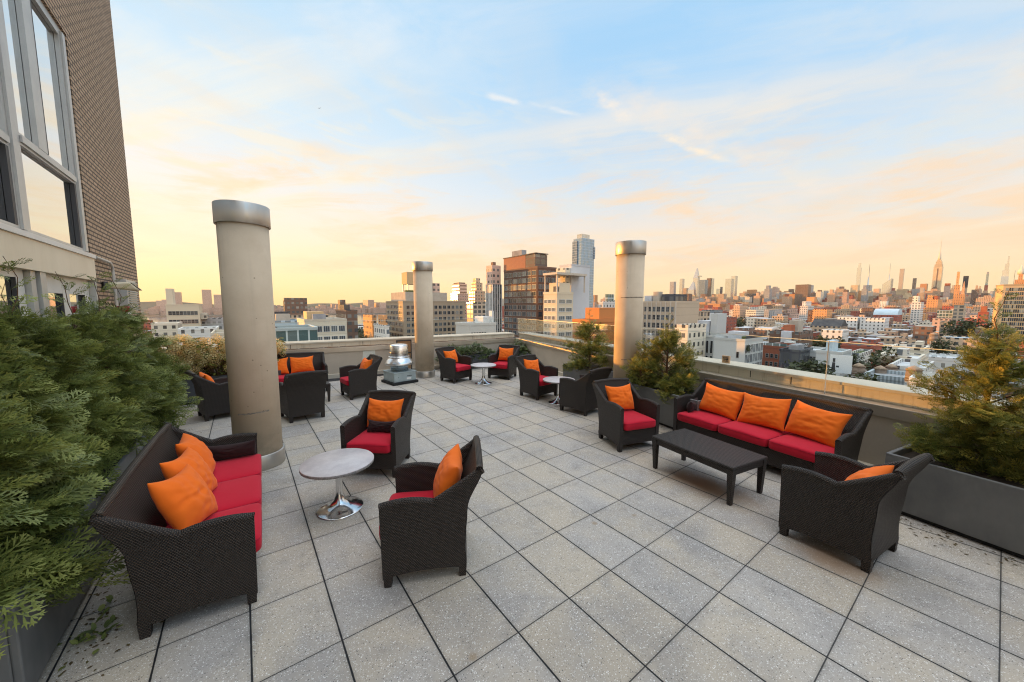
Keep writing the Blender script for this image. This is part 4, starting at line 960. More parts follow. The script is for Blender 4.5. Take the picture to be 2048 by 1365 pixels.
F = dict(
 tan=lambda: facade((.42, .31, .21), (.035, .04, .045), 3.2, 3.5, (.22, .74), (.25, .78)),
 tanbig=lambda: facade((.40, .31, .22), (.03, .035, .04), 4.2, 3.8, (.16, .84), (.18, .84)),
 peach=lambda: facade((.52, .34, .22), (.06, .06, .06), 3.4, 3.6, (.25, .72), (.25, .74)),
 pink=lambda: facade((.48, .33, .26), (.08, .07, .07), 3.0, 3.4, (.25, .75), (.28, .72)),
 orange=lambda: facade((.56, .28, .12), (.07, .05, .04), 3.0, 3.4, (.28, .70), (.28, .70)),
 red=lambda: facade((.30, .085, .055), (.04, .04, .045), 2.9, 3.5, (.30, .68), (.25, .70)),
 brown=lambda: facade((.17, .10, .07), (.05, .055, .06), 3.0, 3.5, (.2, .8), (.25, .75)),
 white=lambda: facade((.56, .55, .52), (.05, .055, .06), 3.2, 3.6, (.30, .66), (.25, .72)),
 cream=lambda: facade((.60, .53, .42), (.05, .05, .05), 3.4, 3.6, (.28, .70), (.25, .72)),
 creamgrid=lambda: facade((.62, .55, .44), (.08, .09, .10), 3.0, 3.3, (.16, .84), (.22, .80)),
 grey=lambda: facade((.36, .35, .34), (.07, .08, .09), 3.0, 3.5, (.2, .8), (.25, .78)),
 whitegrid=lambda: facade((.64, .60, .54), (.12, .14, .16), 3.0, 3.3, (.2, .8), (.25, .8)),
 blueglass=lambda: facade((.30, .34, .38), (.12, .17, .23), 2.6, 3.6, (.06, .94), (.08, .92), gr=.08, spread=.4, metal=.5),
 paleglass=lambda: facade((.52, .50, .47), (.50, .49, .46), 3.0, 4.0, (.05, .95), (.06, .94), gr=.12, spread=.2, metal=.75),
 tealglass=lambda: facade((.42, .47, .46), (.10, .17, .17), 2.4, 3.6, (.08, .92), (.10, .9), gr=.08, spread=.5, metal=.35),
 darkglass=lambda: facade((.06, .06, .07), (.03, .035, .045), 2.6, 3.6, (.1, .9), (.12, .9), spread=.25),
 slab=lambda: facade((.20, .125, .085), (.06, .05, .045), 2.0, 3.6, (.25, .75), (.1, .85), spread=.3),
 blank=lambda: facade((.50, .50, .48), (.5, .5, .5), 400, 400, (2, 3), (2, 3)),
 blankwarm=lambda: facade((.56, .47, .34), (.5, .5, .5), 400, 400, (2, 3), (2, 3)),
 blankgrey=lambda: facade((.44, .44, .45), (.5, .5, .5), 400, 400, (2, 3), (2, 3)),
 skyglass=lambda: facade((.36, .44, .52), (.24, .34, .46), 3.0, 4.0, (.06, .94), (.06, .94), gr=.1, spread=.5, metal=.6),
 blanktan=lambda: facade((.56, .38, .20), (.5, .5, .5), 400, 400, (2, 3), (2, 3)),
 stripes=lambda: facade((.60, .40, .30), (.16, .08, .06), 300, 4.2, (-1, 2), (.35, .75), spread=.1),
 limestone=lambda: facade((.56, .43, .27), (.12, .09, .06), 3.4, 3.7, (.34, .66), (.14, .9), spread=.15),
 lattice=lambda: facade((.24, .20, .17), (.55, .45, .33), 5.0, 5.0, (.14, .86), (.14, .86), spread=.1),
)
def fm(k): return F[k]() if isinstance(k, str) else k
def az_solve(C, e, px):
    v = ray(px, 611); q = Vector((C.x - CAM.x, C.y - CAM.y)); det = v.x * (-e[1]) + e[0] * v.y
    if abs(det) < 1e-6: return None
    # CAM + s v = C + t e
    t = (v.x * q.y - v.y * q.x) / (e[0] * v.y - e[1] * v.x) if abs(e[0] * v.y - e[1] * v.x) > 1e-9 else None
    return t
def tower(name, label, pl, pc, pr, yt, r, wall, roof='grey', W=None, L=None, th=0.0, base=ZG, cat='building', group=None, boxes=(), taper=None, slant=0.0):
    """pl / pc / pr: left edge, near corner, right edge as bearings; r: distance of the near corner in metres"""
    C = at(pc, yt, r); zt = C.z; a = R(th); ex = (math.cos(a), math.sin(a)); ey = (-math.sin(a), math.cos(a))
    if L is None: L = az_solve(C, ey, pl)
    if W is None: W = az_solve(C, ex, pr)
    if L is None or L <= 0 or L > 900: L = max(6, r * abs(pc - pl) / FPX * .8)
    if W is None or W <= 0 or W > 900: W = L * .8
    root = thing(name, (C.x, C.y, base), label, cat, group, a); H = zt - base
    m = MB()
    if taper:
        tx = W * (1 - taper) / 2; ty = L * (1 - taper) / 2
        m.hexa([(0, 0, 0), (W, 0, 0), (W, L, 0), (0, L, 0)], [(tx, ty, H), (W - tx, ty, H), (W - tx, L - ty, H), (tx, L - ty, H)])
    elif slant:
        m.hexa([(0, 0, 0), (W, 0, 0), (W, L, 0), (0, L, 0)], [(0, 0, H), (W, 0, H), (W, L, H + slant), (0, L, H + slant)])
    else:
        m.box(0, 0, 0, W, L, H)
    m.build('wall', fm(wall), root)
    if not taper and not slant:
        t = min(.5, W * .06, L * .06); m = MB(); m.box(-.12, -.12, H + .002, W + .12, t, H + .9); m.box(-.12, L - t, H + .002, W + .12, L + .12, H + .9); m.box(-.12, t + .001, H + .002, t, L - t - .001, H + .9); m.box(W - t, t + .001, H + .002, W + .12, L - t - .001, H + .9)
        m.build('parapet', fm(wall), root)
        m = MB(); m.box(t, t, H + .004, W - t, L - t, H + .10); m.build('roof', RF[roof], root)
    for nm, mk, x0, x1, y0, y1, z0, z1 in boxes:
        m = MB(); m.box(x0 * W, y0 * L, H + z0, x1 * W, y1 * L, H + z1); m.build(nm, fm(mk) if mk not in RF else RF[mk], root)
    root['size'] = [W, L, H]
    return root, W, L, H
WIN = {}
M['winframe'] = mat('window_frame_paint', (.30, .28, .25), .5); M['winwhite'] = mat('white_window_frame', (.62, .61, .58), .5)
GL = [mat('window_glass_%d' % i, c, .10, .35, .6) for i, c in enumerate(((.035, .04, .05), (.07, .085, .10), (.16, .18, .19), (.34, .33, .30)))]
def win_mesh(w, h, kind, axis, gi, fr):
    k = (round(w, 2), round(h, 2), kind, axis, gi, fr)
    if k in WIN: return WIN[k]
    m = MB(); f = min(.14, w * .10)
    def bx(a0, b0, a1, b1, d0, d1, mi):
        if axis == 'x': m.box(-d1, a0, b0, -d0, a1, b1, mi)     # on the face x = 0, looking to -x
        else: m.box(a0, -d1, b0, a1, -d0, b1, mi)
    bx(0, 0, f, h, .004, .16, 1); bx(w - f, 0, w, h, .004, .16, 1); bx(f + .001, 0, w - f - .001, f, .004, .16, 1); bx(f + .001, h - f, w - f - .001, h, .004, .16, 1)
    bx(f + .002, f + .001, w - f - .002, h - f - .001, .004, .05, 0)
    if kind in (1, 3): bx(w / 2 - f * .35, f + .001, w / 2 + f * .35, h - f - .001, .051, .14, 1)
    if kind in (2, 3): bx(f + .003, h * .5 - f * .35, w - f - .003, h * .5 + f * .35, .051, .13 if kind == 2 else .139, 1)
    if kind == 4:
        for q in (1 / 3, 2 / 3): bx(w * q - f * .3, f + .001, w * q + f * .3, h - f - .001, .051, .14, 1)
    WIN[k] = m.mesh('window', [GL[gi], M[fr]]); return WIN[k]
def windows(root, face, n, rows, u0, u1, z0, z1, w, h, kind=1, seed=0, budget=100, fr='winframe', gpick=(0, 0, 1, 1, 2, 3)):
    """n x rows windows on the face x=0 ('x') or y=0 ('y') between u0..u1 and z0..z1, top rows first"""
    rnd = random.Random(seed); W_, L_, H_ = root['size']; stuff = None; used = 0
    for j in range(rows):
        z = z1 - (z1 - z0) * (j + .5) / rows - h / 2
        for i in range(n):
            u = u0 + (u1 - u0) * (i + .5) / n - w / 2; loc = (0, u, z) if face == 'x' else (u, 0, z); gi = rnd.choice(gpick)
            if used < budget:
                link('window', win_mesh(w, h, kind, face, gi, fr), root, loc); used += 1
            else:
                if stuff is None: stuff = MB()
                s = .05
                if face == 'x': stuff.box(-s, u, z, -.004, u + w, z + h, gi)
                else: stuff.box(u, -s, z, u + w, -.004, z + h, gi)
    if stuff: stuff.build('lower_windows', GL, root, kind='stuff')
    return budget - used

# --- buildings near enough to read, left to right
def B(*a, **k): return tower('building', *a, **k)
b, W_, L_, H_ = B('cream stone block with dark square windows and a stepped roof left of the nearest column', 326, 331, 398, 612, 320, 'blankwarm', 'white', L=24, boxes=(('roof_hut', 'blankwarm', .02, .22, .1, .5, .91, 11), ('roof_hut', 'cream', .78, 1.2, .15, .7, -9, -5)))
windows(b, 'y', 8, 4, 1, W_ - 1, H_ - 24, H_ - 2, 2.0, 2.6, 2, 1, gpick=(0, 0, 0, 1))
for a in ((296, 302, 352, 651, 260, 'cream', 'white', 'low cream building at the foot of the cream stone block behind the hydrangeas'), (350, 356, 430, 662, 210, 'white', 'grey', 'low white building with grey roof beyond the hydrangeas'), (396, 400, 446, 640, 330, 'grey', 'dark', 'grey flat building with a dark roof beside the cream stone block'), (416, 422, 462, 672, 150, 'cream', 'tan', 'tan flat roofed building just left of the nearest column')):
    B(a[7], a[0], a[1], a[2], a[3], a[4], a[5], a[6], L=18)
b, W_, L_, H_ = B('pale stone office with broad greenish windows right of the nearest column', 604, 609, 692, 644, 170, facade((.52, .46, .36), (.05, .05, .05), 400, 3.7, (2, 3), (2, 3)), 'white', L=26, boxes=(('roof_hut', 'blanktan', .1, .5, .2, .6, 0, 4), ('cooling_unit', 'grey', .2, .5, .02, .14, 0, 3)))
windows(b, 'y', 5, 5, .6, W_ - .6, H_ - 23, H_ - 1, W_ / 6.2, 2.6, 4, 2, gpick=(1, 1, 2, 2), fr='winwhite')
b, W_, L_, H_ = B('brown grid loft block with a bulky dark roof tank left of the far river piers', 688, 692, 714, 624, 195, 'brown', 'dark', L=24, boxes=(('roof_tank', 'darkglass', .0, .5, .15, .6, 0, 3.4), ('roof_hut', 'slab', .1, .6, .62, .85, 0, 6)))
B('low glass block with a black roof edge and squared panes beside the nearest column', 546, 550, 632, 664, 105, 'tealglass', 'dark', L=14, boxes=(('roof_rail', 'dark', .02, .06, .02, .98, 0, 1.0),))
B('pale blue flat building with steps on its roof beyond the low glass block', 542, 546, 614, 646, 205, facade((.50, .58, .62), (.2, .25, .28), 4, 3.6, (.2, .8), (.3, .7)), 'blue', L=20, boxes=(('roof_hut', 'tan', .1, .5, .1, .4, 0, 4), ('roof_hut', 'dark', .1, .5, .55, .75, 0, 5)))
B('tan loft block with long roof line far behind the pale blue flat building', 542, 546, 658, 633, 330, 'tan', 'tan', L=22, boxes=(('roof_tank', 'darkglass', .2, .6, .28, .42, 0, 12), ('roof_hut', 'brown', .2, .6, .02, .16, 0, 14)))
B('thin brick building at the river end of the street beside the fan', 736, 744, 752, 634, 230, 'orange', 'dark', L=20)
B('small white stepped building below the tan office block by the river', 762, 770, 777, 655, 160, 'whitegrid', 'grey', L=16, boxes=(('roof_hut', 'orange', .1, .9, .1, .6, 0, 5),))
b, W_, L_, H_ = B('massive tan office block with ranks of windows behind the middle column', 772, 806, 930, 605, 235, facade((.30, .235, .165), (.05, .05, .05), 400, 3.7, (2, 3), (2, 3)), 'tan', boxes=(('upper_storey', 'tan', .06, .72, .08, .9, .91, 6.5), ('roof_hut', 'pink', .38, .56, .3, .7, 6.6, 17), ('roof_hut', 'pink', .57, .68, .3, .7, 6.6, 13), ('roof_tree_row', 'green', .08, .3, .1, .2, 6.6, 7.6)))
bud = windows(b, 'x', 10, 9, 2, L_ - 1, H_ - 34, H_ - 1, L_ / 14, 2.2, 0, 3, 40)
windows(b, 'y', 13, 8, 1.5, W_ - 1.5, H_ - 31, H_ - 1.2, W_ / 20, 2.3, 1, 4, 60)
tk = thing('tank_house', (b.location.x + W_ * .10, b.location.y + L_ * .12, b.location.z + H_ + 6.52), 'boxy tan water tank house on legs left of the middle column', 'water tank')
m = MB(); m.box(0, 0, 5, 9, 9, 12.5); m.build('tank', F['blanktan'](), tk)
for x, y in ((.3, .3), (8.2, .3), (8.2, 8.2), (.3, 8.2)):
    m = MB(); m.box(x, y, 0, x + .6, y + .6, 4.99); m.build('leg', M['frame'], tk)
B('striped pink tower with dark bands behind the tan office block', 905, 918, 934, 569, 470, 'stripes', 'dark', boxes=(('roof_hut', 'brown', .1, .9, .1, .9, 0, 2.5),))
B('lower pink building at the foot of the striped tower', 902, 915, 936, 589, 440, 'pink', 'tan')
b, W_, L_, H_ = B('stepped peach apartment building right of the striped tower', 938, 950, 970, 584, 400, 'peach', 'tan', boxes=(('upper_storey', 'peach', .2, .85, .15, .9, .91, 10), ('roof_hut', 'peach', .3, .7, .3, .8, 10.1, 15)))
B('beige grid loft with square dark windows below the stepped peach building', 934, 946, 975, 607, 300, 'tanbig', 'green')
b, W_, L_, H_ = B('classical white building with arched dark windows above the corner junipers', 936, 939, 992, 652, 125, facade((.46, .44, .40), (.5, .5, .5), 400, 400, (2, 3), (2, 3)), 'white', L=10, boxes=(('roof_hut', 'blank', .62, .95, .2, .8, 0, 3), ('chimney', 'blank', .9, .97, .1, .3, 0, 5)))
windows(b, 'y', 6, 2, .4, W_ * .62, H_ - 9, H_ - 1.6, .75, 2.2, 2, 5, gpick=(0, 0, 1))
b, W_, L_, H_ = B('narrow twin tower in white frames with dark glass left of the brick grid tower', 972, 985, 1003, 572, 215, 'darkglass', 'grey', boxes=(('upper_storey', 'pink', .05, 1.0, .1, 1.0, .91, 12), ('roof_hut', 'brown', .3, .6, .3, .6, 12.1, 14)))
fr = MB()
for k in range(5): fr.box(W_ * k / 4 - .25, -.3, H_ - 46, W_ * k / 4 + .25, -.005, H_ + .8)
for k in range(6): fr.box(-.3, L_ * k / 5 - .25, H_ - 46, -.005, L_ * k / 5 + .25, H_ + .8)
fr.build('white_frame', M['winwhite'], b, kind='stuff')
windows(b, 'y', 4, 11, .2, W_ - .2, H_ - 40, H_ - .5, W_ / 5.4, 2.7, 1, 6, 44); windows(b, 'x', 3, 11, .2, L_ - .2, H_ - 40, H_ - .5, L_ / 4.4, 2.7, 1, 7, 33)
b, W_, L_, H_ = B('tall dark brick grid tower with copper louvred crown right of centre', 1008, 1075, 1112, 536, 190, facade((.13, .072, .05), (.05, .05, .05), 400, 3.6, (2, 3), (2, 3)), 'dark', boxes=(('crown', facade((.34, .13, .07), (.20, .08, .05), 1.2, .45, (.02, .98), (.2, .8), spread=0), -.004, .5, .33, 1.004, .0, 7.4), ('crown', facade((.12, .08, .065), (.10, .08, .06), 3.5, 3.5, (.08, .92), (.1, .9), spread=.3), .0, .62, .06, .329, .0, 7.2), ('crown_cornice', 'brown', -.02, .64, .04, 1.02, 7.45, 7.9), ('roof_hut', 'grey', .1, .35, .5, .8, 7.91, 11)))
bud = windows(b, 'x', 7, 11, .6, L_ - .4, H_ - 40, H_ - .6, L_ / 8.8, 2.5, 1, 8, 77, 'winframe', (0, 1, 1, 2, 2)); windows(b, 'y', 4, 11, .6, W_ - .6, H_ - 40, H_ - .6, W_ / 5.4, 2.5, 1, 9, 23, 'winframe', (0, 1, 1, 2, 2))
b, W_, L_, H_ = B('pale tower with yellow sunlit face and banded windows right of the brick grid tower', 1087, 1114, 1146, 588, 165, 'blankwarm', 'tan', boxes=(('upper_storey', 'blankwarm', .3, 1, .2, .95, .91, 5.2), ('roof_hut', 'darkglass', .1, .25, .2, .4, .91, 3.4)))
windows(b, 'x', 3, 6, .8, L_ - .3, H_ - 24, H_ - 1.5, L_ / 4.2, 1.9, 4, 10, 18, 'winwhite', (1, 2, 2)); windows(b, 'y', 2, 6, .8, W_ - .5, H_ - 24, H_ - 1.5, W_ / 2.7, 1.9, 4, 11, 12, 'winwhite', (1, 2, 2))
cf = MB(); zc = H_ + 8.6
for x, y in ((.1, .2), (W_ * 1.75, .2), (W_ * 1.75, L_ * .9), (.1, L_ * .9)): cf.box(x, y, H_ + .9, x + .5, y + .5, zc)
cf.box(-.4, -.4, zc + .002, W_ * 1.75 + 1, L_ * .9 + 1, zc + 1.0); cf.build('roof_canopy', M['panel'], b)
B('blank windowless white slab behind the pale yellow tower', 1136, 1143, 1178, 532, 178, 'blankgrey', 'grey', L=8, boxes=(('upper_storey', 'cream', -.25, .1, .1, .9, -9, -1),))
b, W_, L_, H_ = B('faceted glass skyscraper rising above the blank white slab', 1145, 1163, 1186, 477, 560, 'skyglass', 'white', boxes=(('side_bay', 'blueglass', -.06, -.002, .45, 1.04, -60, -3), ('side_bay', 'blueglass', -.05, -.002, .4, .9, -100, -75), ('end_bay', 'blueglass', .92, 1.05, -.05, -.002, -28, -10), ('roof_hut', 'paleglass', .2, .8, .3, .9, 0, 8)))
B('white building with slit windows between the blank slab and the sunlit column', 1197, 1206, 1232, 606, 260, 'white', 'white', boxes=(('roof_hut', 'tealglass', .4, .9, .2, .8, 0, 6),))
B('low brick building glowing orange in the sun left of the sunlit column', 1146, 1180, 1240, 646, 105, facade((.46, .17, .055), (.30, .10, .04), 400, 5.2, (2, 3), (.88, .95)), 'tan', boxes=(('upper_storey', facade((.50, .19, .06), (.3, .1, .04), 400, 3, (2, 3), (.88, .95)), .35, 1, .1, .9, .91, 4.2),))
b, W_, L_, H_ = B('tan stone loft building with big paired windows right of the sunlit column', 1286, 1352, 1366, 606, 205, facade((.46, .36, .26), (.05, .05, .05), 400, 4, (2, 3), (2, 3)), 'tan', W=24, boxes=(('roof_tank', 'darkglass', .1, .6, .1, .5, 0, 4.6), ('roof_hut', 'white', .05, .4, .78, 1, 0, 4), ('roof_hut', 'tan', .05, .2, .55, .72, 0, 6)))
windows(b, 'x', 7, 6, .6, L_ - .6, H_ - 27, H_ - 1.2, L_ / 10.5, 2.7, 3, 12, 60, gpick=(0, 0, 1, 2))
fr = MB()
for k in range(8): fr.box(-.35, L_ * k / 7 - .3, H_ - 28, -.005, L_ * k / 7 + .3, H_ + .7)
fr.build('pier', M['panel'], b, kind='stuff')
B('lower wing of the tan loft with close set piers behind the bushy cedar', 1362, 1386, 1396, 626, 235, 'tanbig', 'tan', W=20)
B('beige loft half hidden behind the bushy cedar', 1352, 1376, 1404, 655, 150, 'cream', 'white', W=14)
b, W_, L_, H_ = B('curved looking blue glass tower striped with white slats', 1404, 1428, 1440, 622, 400, 'blueglass', 'blue', W=18)
fr = MB(); rnd = random.Random(3)
for k in range(16): fr.box(-.5, L_ * k / 15 - .28, H_ - 26 + rnd.uniform(-2, 6), -.005, L_ * k / 15 + .28, H_ - 2)
fr.build('white_slat', M['white'], b, kind='stuff')
B('red brick flank right beside the blue glass tower', 1439, 1452, 1458, 637, 410, 'red', 'dark', W=24)
b, W_, L_, H_ = B('plain white concrete building with a glass side beyond the orange upstand', 1432, 1490, 1531, 684, 150, 'blank', 'grey', boxes=(('terrace_plants', 'green', .15, .35, .05, .2, 0, 1.6), ('roof_hut', 'white', .4, .7, .3, .8, 0, 3.0), ('roof_rail', 'dark', .05, .95, .005, .012, .91, 1.9)))
windows(b, 'y', 7, 6, .1, W_ - .1, H_ - 22, H_ - 1, W_ / 7.3, 3.2, 1, 13, 42, 'winwhite', (1, 2, 2)); windows(b, 'x', 1, 3, 1.0, 3.2, H_ - 14, H_ - 3, .9, 2.2, 0, 14, 3)
b, W_, L_, H_ = B('pale building of tall window strips left of the plain white concrete building', 1388, 1430, 1436, 676, 165, 'blank', 'grey', W=16, boxes=(('roof_hut', 'blank', .1, .6, .02, .3, 0, 9.5), ('roof_hut', 'white', .1, .7, .35, .9, 0, 6.5)))
windows(b, 'x', 5, 2, .3, L_ - .3, H_ - 13, H_ - .8, 1.15, 5.2, 0, 15, 10, 'winwhite', (0, 1))
b, W_, L_, H_ = B('red brick building with small dark windows right of the glass sided one', 1532, 1573, 1590, 699, 175, facade((.27, .085, .045), (.05, .05, .05), 400, 4, (2, 3), (2, 3)), 'dark', W=18, boxes=(('roof_rail', 'tealglass', .02, .03, .02, .98, .91, 2), ('roof_hut', 'darkglass', .2, .8, .0, .25, -3, 0)))
windows(b, 'x', 4, 3, .8, L_ - .8, H_ - 11, H_ - 1.5, 1.1, 1.7, 2, 16, 12, gpick=(0, 0, 3))
B('brown grid building with a red rooftop hut and white stair head', 1543, 1600, 1617, 668, 260, 'brown', 'dark', W=24, boxes=(('roof_hut', 'red', .1, .4, .35, .6, 0, 4.5), ('roof_hut', 'white', -.12, .1, .25, .55, -5, 1.2), ('roof_hut', 'tan', .5, .9, .3, .6, 0, 7)))
B('dark roofed building with a grey hut right of the red brick one', 1566, 1600, 1616, 706, 160, 'darkglass', 'dark', W=14, boxes=(('roof_hut', 'grey', .2, .8, .3, .7, 0, 2.2),))
b, W_, L_, H_ = B('pale green white house row end with slit windows beside the billboard', 1608, 1640, 1672, 707, 170, 'blank', 'white')
windows(b, 'x', 4, 2, 1, L_ - 1, H_ - 7, H_ - 1, .8, 2.2, 0, 17, 8)
b, W_, L_, H_ = B('bright white flat building with pale glazed front behind the thin rod', 1640, 1684, 1702, 710, 158, 'blank', 'blue', W=12, boxes=(('roof_hut', facade((.45, .52, .55), (.3, .3, .3), 400, 400, (2, 3), (2, 3)), .3, .9, .5, .75, 0, 4),))
windows(b, 'y', 6, 4, .3, W_ - .3, H_ - 13, H_ - .6, 1.4, 2.2, 1, 18, 24, 'winwhite', (1, 2))
b, W_, L_, H_ = B('pale glazed loft with planted roof right of the bright white building', 1706, 1722, 1738, 712, 178, 'whitegrid', 'green', W=18)
b, W_, L_, H_ = B('dark red brick house with white lintels in the middle of the low roofs', 1741, 1747, 1757, 697, 205, 'red', 'dark', W=18, L=10)
B('long cream building with sloping parapet below the dark red house', 1786, 1848, 1862, 703, 190, 'cream', 'white', W=16, boxes=(('roof_hut', 'cream', .2, .6, .1, .3, 0, 3),))
B('tan low building with cream roof edge in front of the long cream building', 1764, 1838, 1856, 722, 160, 'cream', 'white', W=14, boxes=(('roof_hut', 'whitegrid', .1, .5, .3, .55, 0, 3),))
B('corrugated grey shed roof at the foot of the view beyond the right coping', 1742, 1808, 1818, 764, 112, facade((.30, .34, .36), (.22, .25, .27), .6, 30, (.0, .5), (0, 1), spread=0), 'grey', W=10)
B('white flat building with wide roof behind the water tanks', 1790, 1850, 1872, 744, 130, 'white', 'white', W=18, boxes=(('roof_hut', 'blank', .3, .6, .3, .5, 0, 2.4),))
B('white building with a black framed window at the right end of the coping', 1836, 1868, 1880, 770, 98, 'white', 'tan', W=10)
# billboard (plain generic figure)
bb = thing('billboard', at(1660, 738, 140), 'white billboard with a dark standing figure shape below the bright white building', 'billboard', rz=R(10))
m = MB(); m.box(0, -4.6, -1, .3, .2, 4.2); m.build('board', M['white'], bb)
m = MB(); m.hexa([(-.02, -1.2, -.9), (-.004, -1.2, -.9), (-.004, -.2, -.9), (-.02, -.2, -.9)], [(-.02, -1.0, 2.0), (-.004, -1.0, 2.0), (-.004, -.4, 2.0), (-.02, -.4, 2.0)]); m.box(-.022, -1.0, 2.1, -.004, -.45, 3.2); m.box(-.021, -1.9, .6, -.004, -1.25, 1.1); m.build('figure_shape', M['framedark'], bb)
for y in (-4.2, -.4):
    m = MB(); m.box(.31, y, -8, .6, y + .25, 4); m.build('post', M['frame'], bb)

# --- middle distance, right hand side
B('long white house row with many small windows and a tan cornice', 1676, 1715, 1725, 637, 560, 'white', 'tan', W=26)
B('second long white house row with small windows and a tan cornice', 1723, 1770, 1777, 639, 560, 'white', 'tan', W=26)
b, W_, L_, H_ = B('long brick hall under a grey blue barrel roof', 1748, 1795, 1808, 632, 760, 'red', 'blue', W=40)
m = MB(); n = 10; P = [[(W_ * (1 - math.cos(math.pi * k / n)) / 2, y, H_ + .9 + 9 * math.sin(math.pi * k / n)) for k in range(n + 1)] for y in (0, L_)]; m.grid(P, flip=True); m.face([p for p in P[0]]); m.face([p for p in reversed(P[1])]); m.build('barrel_roof', RF['blue'], b)
b, W_, L_, H_ = B('long hall with a steep black gabled roof in the middle of the low houses', 1624, 1682, 1690, 656, 430, 'tan', 'dark', W=22)
m = MB(); m.hexa([(0, 0, H_ + .9), (W_, 0, H_ + .9), (W_, L_, H_ + .9), (0, L_, H_ + .9)], [(W_ * .45, 0, H_ + 7), (W_ * .55, 0, H_ + 7), (W_ * .55, L_, H_ + 7), (W_ * .45, L_, H_ + 7)]); m.build('gable_roof', RF['dark'], b)
B('small bright white block with black windows below the black gabled hall', 1648, 1685, 1692, 664, 340, 'white', 'white', W=18)
B('cream gridded apartment tower in the middle right distance', 1823, 1842, 1862, 606, 800, 'whitegrid', 'white', W=34, boxes=(('upper_storey', 'cream', .1, .7, .4, 1, .91, 10),))
B('orange stepped loft with ragged roofline below the spired skyscraper', 1852, 1876, 1884, 600, 1000, 'orange', 'red', boxes=(('upper_storey', 'orange', .1, .8, .5, 1, .91, 9), ('roof_hut', 'red', .1, .6, .1, .4, 0, 7)))
B('low building under a pale blue glazed roof at the right', 1876, 1912, 1920, 623, 640, 'tealglass', 'blue', W=40)
B('beige tower with dark stacked windows right of the pale blue roof', 1908, 1930, 1937, 612, 620, 'tanbig', 'tan', W=26)
B('big orange apartment house with arcaded top beside the beige tower', 1904, 1930, 1962, 590, 1300, 'orange', 'tan', boxes=(('upper_storey', 'orange', .1, .6, .5, 1, .91, 22), ('crown', 'orange', .2, .5, .65, .9, 22, 52)))
B('deep red brick tower with a crowned top near the big right hand slab', 1958, 1977, 1984, 627, 520, 'red', 'red', W=20, boxes=(('crown', 'red', .1, .9, .2, .8, .91, 6),))
B('white windowed flank beside the big right hand slab', 1977, 1983, 1990, 620, 540, 'white', 'white', W=18)
b, W_, L_, H_ = B('huge tan slab with gridded front and plain orange flank at the right edge', 1987, 2007, 2125, 572, 430, facade((.54, .36, .19), (.5, .5, .5), 400, 3.7, (2, 3), (2, 3)), 'tan', th=-74)
windows(b, 'y', 26, 15, 1, W_ - 1, H_ - 46, H_ - 1.2, W_ / 36, 2.3, 0, 20, 100, gpick=(0, 0, 0, 1, 1, 3))
B('orange terrace house group with square windows in the middle distance', 1626, 1654, 1668, 620, 720, 'orange', 'red', W=30)
B('dark brown wall flank left of the orange terrace house group', 1617, 1627, 1632, 622, 730, 'brown', 'red', W=30)
B('cream apartment block with tiny windows in the middle of the view', 1492, 1512, 1520, 621, 760, 'creamgrid', 'tan', W=36)
B('grey beige apartment slab right of the cream apartment block', 1529, 1550, 1556, 620, 800, 'grey', 'tan', W=36)
B('salmon brick apartment house left of the cream apartment block', 1467, 1480, 1486, 612, 900, 'peach', 'red', W=40)
B('white stepped apartment house left of the orange terrace group', 1600, 1616, 1624, 613, 850, 'whitegrid', 'white', W=36, boxes=(('upper_storey', 'whitegrid', .1, .9, .3, .8, .91, 9),))
B('pink beige building with dark windows right of the long white rows', 1868, 1898, 1912, 640, 520, 'pink', 'tan', W=30)
B('brown building at the left of the pink beige one with tall chimneys', 1884, 1905, 1916, 646, 430, 'tan', 'dark', W=20)

# --- skyline
def S(label, pl, pc, yt, r, wall, W=None, roof='grey', **k): return tower('skyscraper', label, pl, pc, pc + 4, yt, r, wall, roof, W=W or max(30, r * (pc - pl) / FPX * .7), cat='skyscraper', **k)
S('slim grey tower, leftmost of the distant western skyscraper cluster', 1338, 1348, 564, 2900, 'grey')
S('slim beige tower left of the pointed white tower', 1357, 1365, 558, 3000, 'paleglass')
S('short brown tower tucked behind the pointed white tower', 1364, 1373, 577, 2950, 'tan')
b, W_, L_, H_ = S('pointed white tower with slanted shoulders in the western cluster', 1371, 1389, 580, 2700, 'paleglass', taper=.72)
m = MB(); m.hexa([(W_ * .14, L_ * .14, H_ + .01), (W_ * .86, L_ * .14, H_ + .01), (W_ * .86, L_ * .86, H_ + .01), (W_ * .14, L_ * .86, H_ + .01)], [(W_ * .4, L_ * .3, H_ + 52), (W_ * .6, L_ * .3, H_ + 52), (W_ * .6, L_ * .45, H_ + 52), (W_ * .4, L_ * .45, H_ + 52)]); m.build('peak', F['paleglass'](), b)
b, W_, L_, H_ = S('tallest white glass tower of the western cluster with a jutting deck and wedge top', 1382, 1396, 556, 2800, 'paleglass', taper=.8)
m = MB(); m.hexa([(W_ * .1, L_ * .1, H_ + .01), (W_ * .9, L_ * .1, H_ + .01), (W_ * .9, L_ * .9, H_ + .01), (W_ * .1, L_ * .9, H_ + .01)], [(W_ * .4, L_ * .38, H_ + 66), (W_ * .6, L_ * .38, H_ + 66), (W_ * .6, L_ * .5, H_ + 66), (W_ * .4, L_ * .5, H_ + 66)]); m.box(W_ * .2, -12, H_ + 8, W_ * .8, L_ * .1, H_ + 14); m.build('wedge_top', F['paleglass'](), b)
b, W_, L_, H_ = S('dark blue glass tower widening to its top in the western cluster', 1397, 1410, 560, 2600, 'blueglass', taper=1.18)
S('grey brown slab with a pale edge right of the dark blue tower', 1411, 1422, 557, 2750, 'slab', boxes=(('edge', 'paleglass', .2, 1, -.3, -.01, -120, 0),))
S('short brown tower at the foot of the grey brown slab', 1422, 1428, 589, 2500, 'brown')
